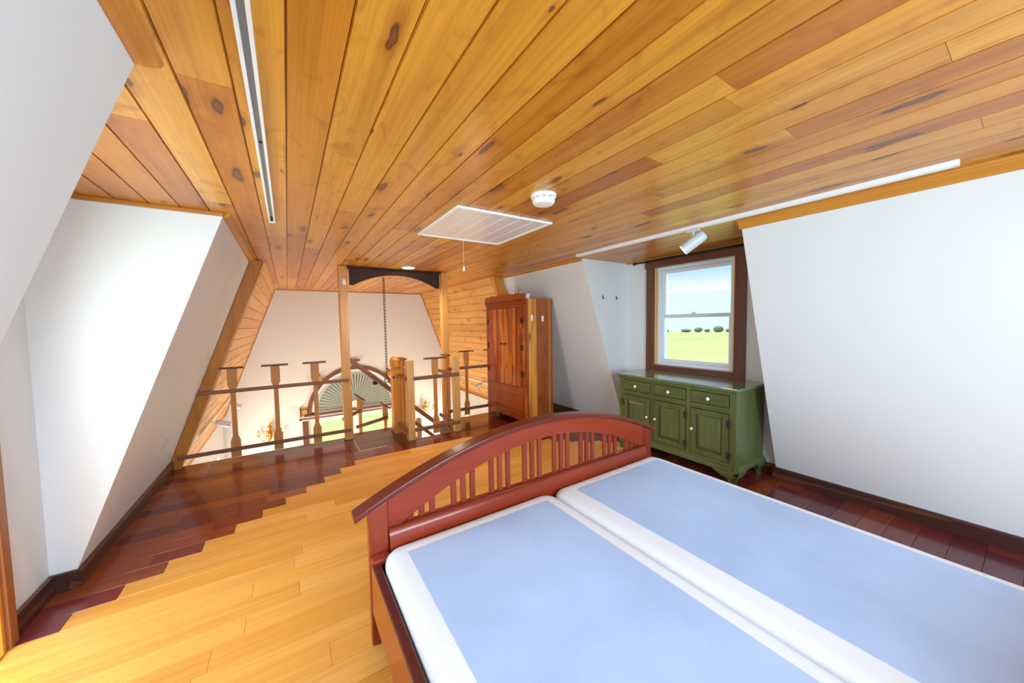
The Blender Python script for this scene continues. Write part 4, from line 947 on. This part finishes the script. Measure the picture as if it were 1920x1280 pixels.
for i, (a, b) in enumerate(bays):
    gp = 0.006
    dr = sp_('drawer', MB().box(sx - 0.010, sx + 0.015, a + gp, b - gp, zd0 + gp, zd1 - gp), 'green_y', bevel=0.006, seg=2)
    knob(dr, sx - 0.010, (a + b) / 2, (zd0 + zd1) / 2, 0.017); knob_screw(dr, sx - 0.010, (a + b) / 2, (zd0 + zd1) / 2)
    y0, y1, z0, z1 = a + gp, b - gp, zo0 + gp, zo1 - gp
    fw = 0.052
    do = sp_('door', MB().box(sx - 0.012, sx + 0.012, y0, y0 + fw, z0, z1).box(sx - 0.012, sx + 0.012, y1 - fw, y1, z0, z1).box(sx - 0.012, sx + 0.012, y0 + fw, y1 - fw, z0, z0 + fw).box(sx - 0.012, sx + 0.012, y0 + fw, y1 - fw, z1 - fw, z1), 'green_z', bevel=0.004)
    # raised panel: sunk edge, sloping field border, flat field
    pm = MB(); q = [(0.0, sx + 0.006), (0.006, sx + 0.006), (0.034, sx - 0.008), (0.038, sx - 0.008)]
    vs = []; fs = []
    for ins, xx in q: vs += [(xx, y0 + fw + ins, z0 + fw + ins), (xx, y1 - fw - ins, z0 + fw + ins), (xx, y1 - fw - ins, z1 - fw - ins), (xx, y0 + fw + ins, z1 - fw - ins)]
    for t in range(3): fs += [(t * 4 + j, t * 4 + (j + 1) % 4, t * 4 + 4 + (j + 1) % 4, t * 4 + 4 + j)[::-1] for j in range(4)]
    fs.append((12, 15, 14, 13))
    obj('raised_panel', pm.add(vs, fs).shift(SL), 'green_z', do)
    gq = MB()
    for (p0, p1, r0, r1) in ((y0 + fw, y1 - fw, z0 + fw, z0 + fw + 0.006), (y0 + fw, y1 - fw, z1 - fw - 0.006, z1 - fw), (y0 + fw, y0 + fw + 0.006, z0 + fw, z1 - fw), (y1 - fw - 0.006, y1 - fw, z0 + fw, z1 - fw)):
        gq.box(sx + 0.0045, sx + 0.0055, p0, p1, r0, r1)
    obj('glaze_line', gq.shift(SL), 'green_dark', do)
    left = (i == 2)       # door by the far end opens the other way
    ky = y0 + 0.022 if left else y1 - 0.022
    kz = (z0 + z1) / 2 + 0.02
    knob(do, sx - 0.012, ky, kz, 0.0135); knob_screw(do, sx - 0.012, ky, kz)
    hy = y1 + 0.003 if left else y0 - 0.003
    for hz in (z0 + 0.065, z1 - 0.085):
        hg = MB().tube([(sx - 0.015, hy, hz - 0.032), (sx - 0.015, hy, hz + 0.032)], 0.0045, 8)
        hg.lathe([(0.002, 0), (0.006, 0.004), (0.002, 0.010)], 8, (sx - 0.015, hy, hz + 0.032)).lathe([(0.002, -0.010), (0.006, -0.004), (0.002, 0)], 8, (sx - 0.015, hy, hz - 0.032))
        for sg in (-1, 1):
            hg.prism([(hy + sg * 0.004, hz - 0.026), (hy + sg * 0.014, hz - 0.030), (hy + sg * 0.022, hz - 0.018), (hy + sg * 0.014, hz), (hy + sg * 0.022, hz + 0.018), (hy + sg * 0.014, hz + 0.030), (hy + sg * 0.004, hz + 0.026)], 'X', sx - 0.0145, sx - 0.0122)
        obj('hinge', hg.shift(SL), 'pewter', do)
# base moulding and ogee bracket feet
sp_('base_moulding', MB().prism([(sx - 0.028, 0.135), (sx - 0.028, 0.150), (sx - 0.016, 0.158), (sx - 0.012, 0.172), (sx - 0.001, 0.180), (sx - 0.001, 0.135)], 'Y', sy0 - 0.028, sy1 + 0.028)
    .prism([(sy0 - 0.028, 0.135), (sy0 - 0.028, 0.150), (sy0 - 0.016, 0.158), (sy0 - 0.012, 0.172), (sy0 - 0.001, 0.180), (sy0 - 0.001, 0.135)], 'X', sx - 0.027, sx1)
    .prism([(sy1 + 0.028, 0.135), (sy1 + 0.028, 0.150), (sy1 + 0.016, 0.158), (sy1 + 0.012, 0.172), (sy1 + 0.001, 0.180), (sy1 + 0.001, 0.135)], 'X', sx - 0.027, sx1)
    .box(sx, sx1, sy0, sy1, 0.135, 0.164), 'green_y', auto=True)
def foot(cx, cy, dx, dy, full=True):
    """bracket foot at a corner; dx,dy point inwards along the sides"""
    mb = MB()
    def prof(wd):   # along the side: 0 at the corner
        return [(0.0, 0.0005), (0.055, 0.0005), (0.062, 0.03), (0.080, 0.05), (0.085, 0.075), (0.115, 0.085), (0.15, 0.095), (wd, 0.134), (0.0, 0.134)]
    t = 0.026
    sec = [(0.012, 0.0005), (0.020, 0.03), (0.012, 0.062), (-0.006, 0.09), (-0.012, 0.118), (-0.012, 0.1345)]
    for ax in ('Y', 'X'):
        wd = 0.20 if ax == 'Y' else 0.19
        p = prof(wd); n = len(p)
        # slab whose outer face bulges: stacked slices
        zs = [s[1] for s in sec]
        for (o0, za), (o1, zb) in zip(sec, sec[1:]):
            def width(z):
                for (a, zz), (b, z2) in zip(p[1:-1], p[2:-1]):
                    if zz <= z <= z2: return a + (b - a) * (z - zz) / max(1e-6, z2 - zz)
                return wd
            wa, wb = width(za + 1e-5), width(zb - 1e-5)
            vs = []
            for o_, z_, w_ in ((o0, za, wa), (o1, zb, wb)):
                if ax == 'Y':
                    vs += [(cx + dx * o_, cy + dy * o_, z_), (cx + dx * o_, cy + dy * w_, z_), (cx + dx * (o_ + t), cy + dy * w_, z_), (cx + dx * (o_ + t), cy + dy * o_, z_)]
                else:
                    vs += [(cx + dx * o_, cy + dy * o_, z_), (cx + dx * w_, cy + dy * o_, z_), (cx + dx * w_, cy + dy * (o_ + t), z_), (cx + dx * o_, cy + dy * (o_ + t), z_)]
            mb.add(vs, [(0, 1, 2, 3), (7, 6, 5, 4)] + [(j, (j + 1) % 4, 4 + (j + 1) % 4, 4 + j) for j in range(4)])
    sp_('foot', mb, 'green_y', smooth=False)
foot(sx - 0.012, sy0 - 0.012, 1, 1); foot(sx - 0.012, sy1 + 0.012, 1, -1)
foot(sx1, sy0 - 0.012, -1, 1); foot(sx1, sy1 + 0.012, -1, -1)

# ------------------------------------------------------------------ cedar wardrobe (local: x = depth, y = along the front)
wd = thing('wardrobe', 'tall red cedar wardrobe with two doors and scalloped crest by the railing', 'wardrobe', (2.685, 3.815, 0), math.radians(2.5))
D, WW, H1 = 0.49, 1.0, 1.832
def w_(name, mb, mat, par=wd, **k): return obj(name, mb, mat, par, **k)
for (ya, yb) in ((0.0, 0.02), (WW - 0.02, WW)):
    spn = w_('side_panel', MB().box(0.0205, D - 0.006, ya + 0.004, yb - 0.004, 0.03, H1 - 0.03), 'cedar_brown')
    for x0, x1, mt in ((0.0205, 0.055, 'cedar_brown'), (0.0555, 0.195, 'cedar_sap'), (0.1955, 0.415, 'cedar_brown'), (0.4155, 0.45, 'cedar_sap'), (0.4505, D, 'cedar_brown')):
        obj('side_board', MB().box(x0, x1, ya, yb, 0.0005, H1), mt, spn)
w_('back_panel', MB().box(D - 0.010, D - 0.001, 0.021, WW - 0.021, 0.05, H1 - 0.01), 'cedar')
w_('top_panel', MB().box(0.021, D - 0.011, 0.021, WW - 0.021, H1 - 0.02, H1 - 0.001), 'cedar_y')
w_('floor_panel', MB().box(0.021, D - 0.011, 0.021, WW - 0.021, 0.13, 0.15), 'cedar_y')
w_('stile', MB().box(0, 0.020, 0.0, 0.075, 0.0005, 1.755), 'cedar', bevel=0.002)
w_('stile', MB().box(0, 0.020, WW - 0.075, WW, 0.0005, 1.755), 'cedar', bevel=0.002)
w_('door_rail', MB().box(0, 0.020, 0.076, WW - 0.076, 1.715, 1.755), 'cedar_y')
w_('lower_panel', MB().box(0.0, 0.018, 0.076, WW - 0.076, 0.26, 0.605), 'cedar_y', bevel=0.002)
pts = [(0.076, 0.258), (0.076, 0.10)]
for i in range(0, 17):
    t = i / 16; pts.append((0.10 + (WW - 0.20) * t, 0.10 + 0.055 * math.sin(PI * t) ** 0.6))
pts += [(WW - 0.076, 0.10), (WW - 0.076, 0.258)]
w_('apron', MB().prism(pts, 'X', -0.002, 0.018), 'cedar_y')
w_('base_moulding', MB().box(-0.012, -0.0025, 0.0, WW, 0.225, 0.25), 'cedar_y', bevel=0.003)
for s, (ya, yb) in enumerate(((0.079, 0.498), (0.502, WW - 0.079))):
    dz0, dz1 = 0.610, 1.712
    dr = w_('door', MB().box(0.004, 0.016, ya + 0.002, yb - 0.002, dz0 + 0.002, dz1 - 0.002), 'cedar')
    nbd = 3; bw = (yb - ya) / nbd
    for q in range(nbd):
        obj('door_board', MB().box(-0.010, 0.0035, ya + bw * q + 0.0006, ya + bw * (q + 1) - 0.0006, dz0, dz1), 'cedar', dr, bevel=0.0025, seg=1)
    ky = yb - 0.045 if s == 0 else ya + 0.045
    obj('knob', MB().lathe([(0.008, 0.0), (0.008, -0.012), (0.018, -0.020), (0.019, -0.028), (0.010, -0.034)][::-1], 14, (-0.010, ky, 1.20), 'X'), 'bed_y_dark', dr, auto=True)
    hy = ya - 0.006 if s == 0 else yb + 0.006
    for hz in (0.80, 1.16, 1.53):
        obj('hinge', MB().box(-0.0125, -0.0102, hy - 0.020, hy + 0.026 if s == 0 else hy + 0.020, hz - 0.035, hz + 0.035).tube([(-0.013, hy, hz - 0.04), (-0.013, hy, hz + 0.04)], 0.006, 8), 'iron', dr)
w_('cornice', MB().prism([(-0.004, 1.757), (-0.004, 1.80), (-0.024, 1.806), (-0.024, 1.815), (0.020, 1.815), (0.020, 1.757)], 'Y', -0.004, WW + 0.004), 'cedar_y')
cp = [(-0.012, 1.817), (-0.012, 1.868)]
for y_, z_ in ((0.0, 1.885), (0.03, 1.895), (0.10, 1.895), (0.13, 1.888), (0.155, 1.905), (0.19, 1.912), (0.22, 1.900), (0.26, 1.898), (0.34, 1.910), (0.42, 1.918), (0.5, 1.922), (0.58, 1.918), (0.66, 1.910), (0.74, 1.898), (0.78, 1.900), (0.81, 1.912), (0.845, 1.905), (0.87, 1.888), (0.90, 1.895), (0.97, 1.895), (1.0, 1.885)):
    cp.append((y_, z_))
cp += [(WW + 0.012, 1.868), (WW + 0.012, 1.817)]
w_('crest', MB().prism(cp, 'X', -0.014, 0.010), 'cedar_y')
# hooks stuck on its side, hangers left on top
Rz = Matrix.Rotation(math.radians(2.5), 4, 'Z'); W0 = Matrix.Translation(wd.location) @ Rz
for lx, z, lab in ((0.115, 1.565, 'white stick on hook on the wardrobe side nearer its doors'), (0.305, 1.553, 'white stick on hook on the wardrobe side nearer the wall')):
    c = W0 @ Vector((lx, -0.0005, z))
    hk = thing('adhesive_hook', lab, 'hook', c, math.radians(2.5), 'stick on hooks on the wardrobe')
    obj('base_plate', MB().prism(rounded_rect(-0.016, 0.016, -0.042, 0.042, 0.015, 4), 'Y', -0.007, 0.0), 'white_plastic', hk)
    obj('prong', MB().tube([(0, -0.007, -0.008), (0, -0.018, -0.022), (0, -0.026, -0.020), (0, -0.028, -0.004)], 0.0055, 8), 'white_plastic', hk, smooth=True)
c = W0 @ Vector((0.10, 0.30, H1))
hg = thing('coat_hanger', 'wire coat hanger leaning on top of the wardrobe behind its crest', 'hanger', c, 0.0)
obj('wire', MB().tube([(0, -0.10, 0.006), (0.02, 0.10, 0.006), (0.015, 0.02, 0.085), (0.012, -0.01, 0.10), (0.0, -0.10, 0.006)], 0.003, 6), 'pewter', hg, smooth=True)
obj('hook', MB().tube([(0.012, -0.01, 0.10), (0.012, -0.01, 0.135), (0.016, 0.012, 0.155), (0.014, 0.0, 0.172), (0.010, -0.022, 0.168), (0.010, -0.030, 0.152)], 0.003, 6), 'pewter', hg, smooth=True)
c = W0 @ Vector((0.05, 0.055, H1))
fd = thing('folded_cloth', 'small white folded cloth poking out behind the wardrobe crest', 'cloth', c, 0.2)
obj('fold', MB().prism([(-0.005, 0.0005), (0.06, 0.0005), (0.065, 0.03), (0.085, 0.055), (0.06, 0.075), (0.035, 0.062), (0.005, 0.06)], 'Y', -0.02, 0.03), 'ticking', fd, bevel=0.005)
obj('fold', MB().prism([(0.0, 0.0005), (0.05, 0.0005), (0.05, 0.045), (0.02, 0.055)], 'Y', 0.031, 0.08), 'ticking', fd, bevel=0.005)

# ------------------------------------------------------------------ outdoors
GZ0 = -3.6
gp = MB(); gp.add([(-1500, -1500, GZ0), (2500, -1500, GZ0), (2500, 2500, GZ0), (-1500, 2500, GZ0)], [(0, 1, 2, 3)])
struct(obj('ground', gp, 'grass'), 'bright green meadow outside the windows')
def hill_strip(name, cx, cy, ang, dist, width, height, seed, lab):
    rnd = random.Random(seed); n = 60; m_ = 12
    ph = [rnd.uniform(0, 6.28) for _ in range(6)]; vs = []; fs = []
    for i in range(n + 1):
        t = i / n; lat = (t - 0.5) * width
        h = height * (0.72 + 0.14 * math.sin(4 * t + ph[0]) + 0.09 * math.sin(9 * t + ph[1]) + 0.035 * math.sin(23 * t + ph[2]) + 0.015 * math.sin(51 * t + ph[3]))
        for j in range(m_ + 1):
            u = j / m_; d = dist + 900 * u
            z = GZ0 + 0.03 + h * u ** 1.7
            x = math.cos(ang) * d - math.sin(ang) * lat; y_ = math.sin(ang) * d + math.cos(ang) * lat
            vs.append((x, y_, z))
    for i in range(n):
        for j in range(m_): a = i * (m_ + 1) + j; fs.append((a, a + 1, a + m_ + 2, a + m_ + 1))
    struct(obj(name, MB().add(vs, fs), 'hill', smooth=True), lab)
hill_strip('hills', 0, 0, 0.45, 172, 3200, 108, 3, 'wooded hills beyond the meadow, pale with painted haze')
hill_strip('hills_far', 0, 0, 1.7, 700, 2600, 80, 5, 'wooded hills beyond the gable, pale with painted haze')
def bush(x, y, r, h, seed, lab):
    rnd = random.Random(seed); mb = MB(); n, m_ = 14, 8; vs = []; fs = []
    for j in range(m_ + 1):
        ph = PI * j / m_
        for i in range(n):
            a = 2 * PI * i / n; k = 1 + rnd.uniform(-0.22, 0.22)
            vs.append((x + r * k * math.sin(ph) * math.cos(a), y + r * k * math.sin(ph) * math.sin(a), GZ0 + h * 0.5 * (1 - math.cos(ph) * (0.9 + 0.1 * k))))
    for j in range(m_):
        fs += [(j * n + i, j * n + (i + 1) % n, (j + 1) * n + (i + 1) % n, (j + 1) * n + i) for i in range(n)]
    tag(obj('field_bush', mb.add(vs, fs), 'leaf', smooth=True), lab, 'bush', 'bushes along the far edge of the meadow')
def at_ang(px, dist):   # a bearing through the window seen from inside the room
    u = (px - 960) / 648.28
    v = _f + _r * u; v.z = 0; v.normalize(); return v.x * dist, v.y * dist
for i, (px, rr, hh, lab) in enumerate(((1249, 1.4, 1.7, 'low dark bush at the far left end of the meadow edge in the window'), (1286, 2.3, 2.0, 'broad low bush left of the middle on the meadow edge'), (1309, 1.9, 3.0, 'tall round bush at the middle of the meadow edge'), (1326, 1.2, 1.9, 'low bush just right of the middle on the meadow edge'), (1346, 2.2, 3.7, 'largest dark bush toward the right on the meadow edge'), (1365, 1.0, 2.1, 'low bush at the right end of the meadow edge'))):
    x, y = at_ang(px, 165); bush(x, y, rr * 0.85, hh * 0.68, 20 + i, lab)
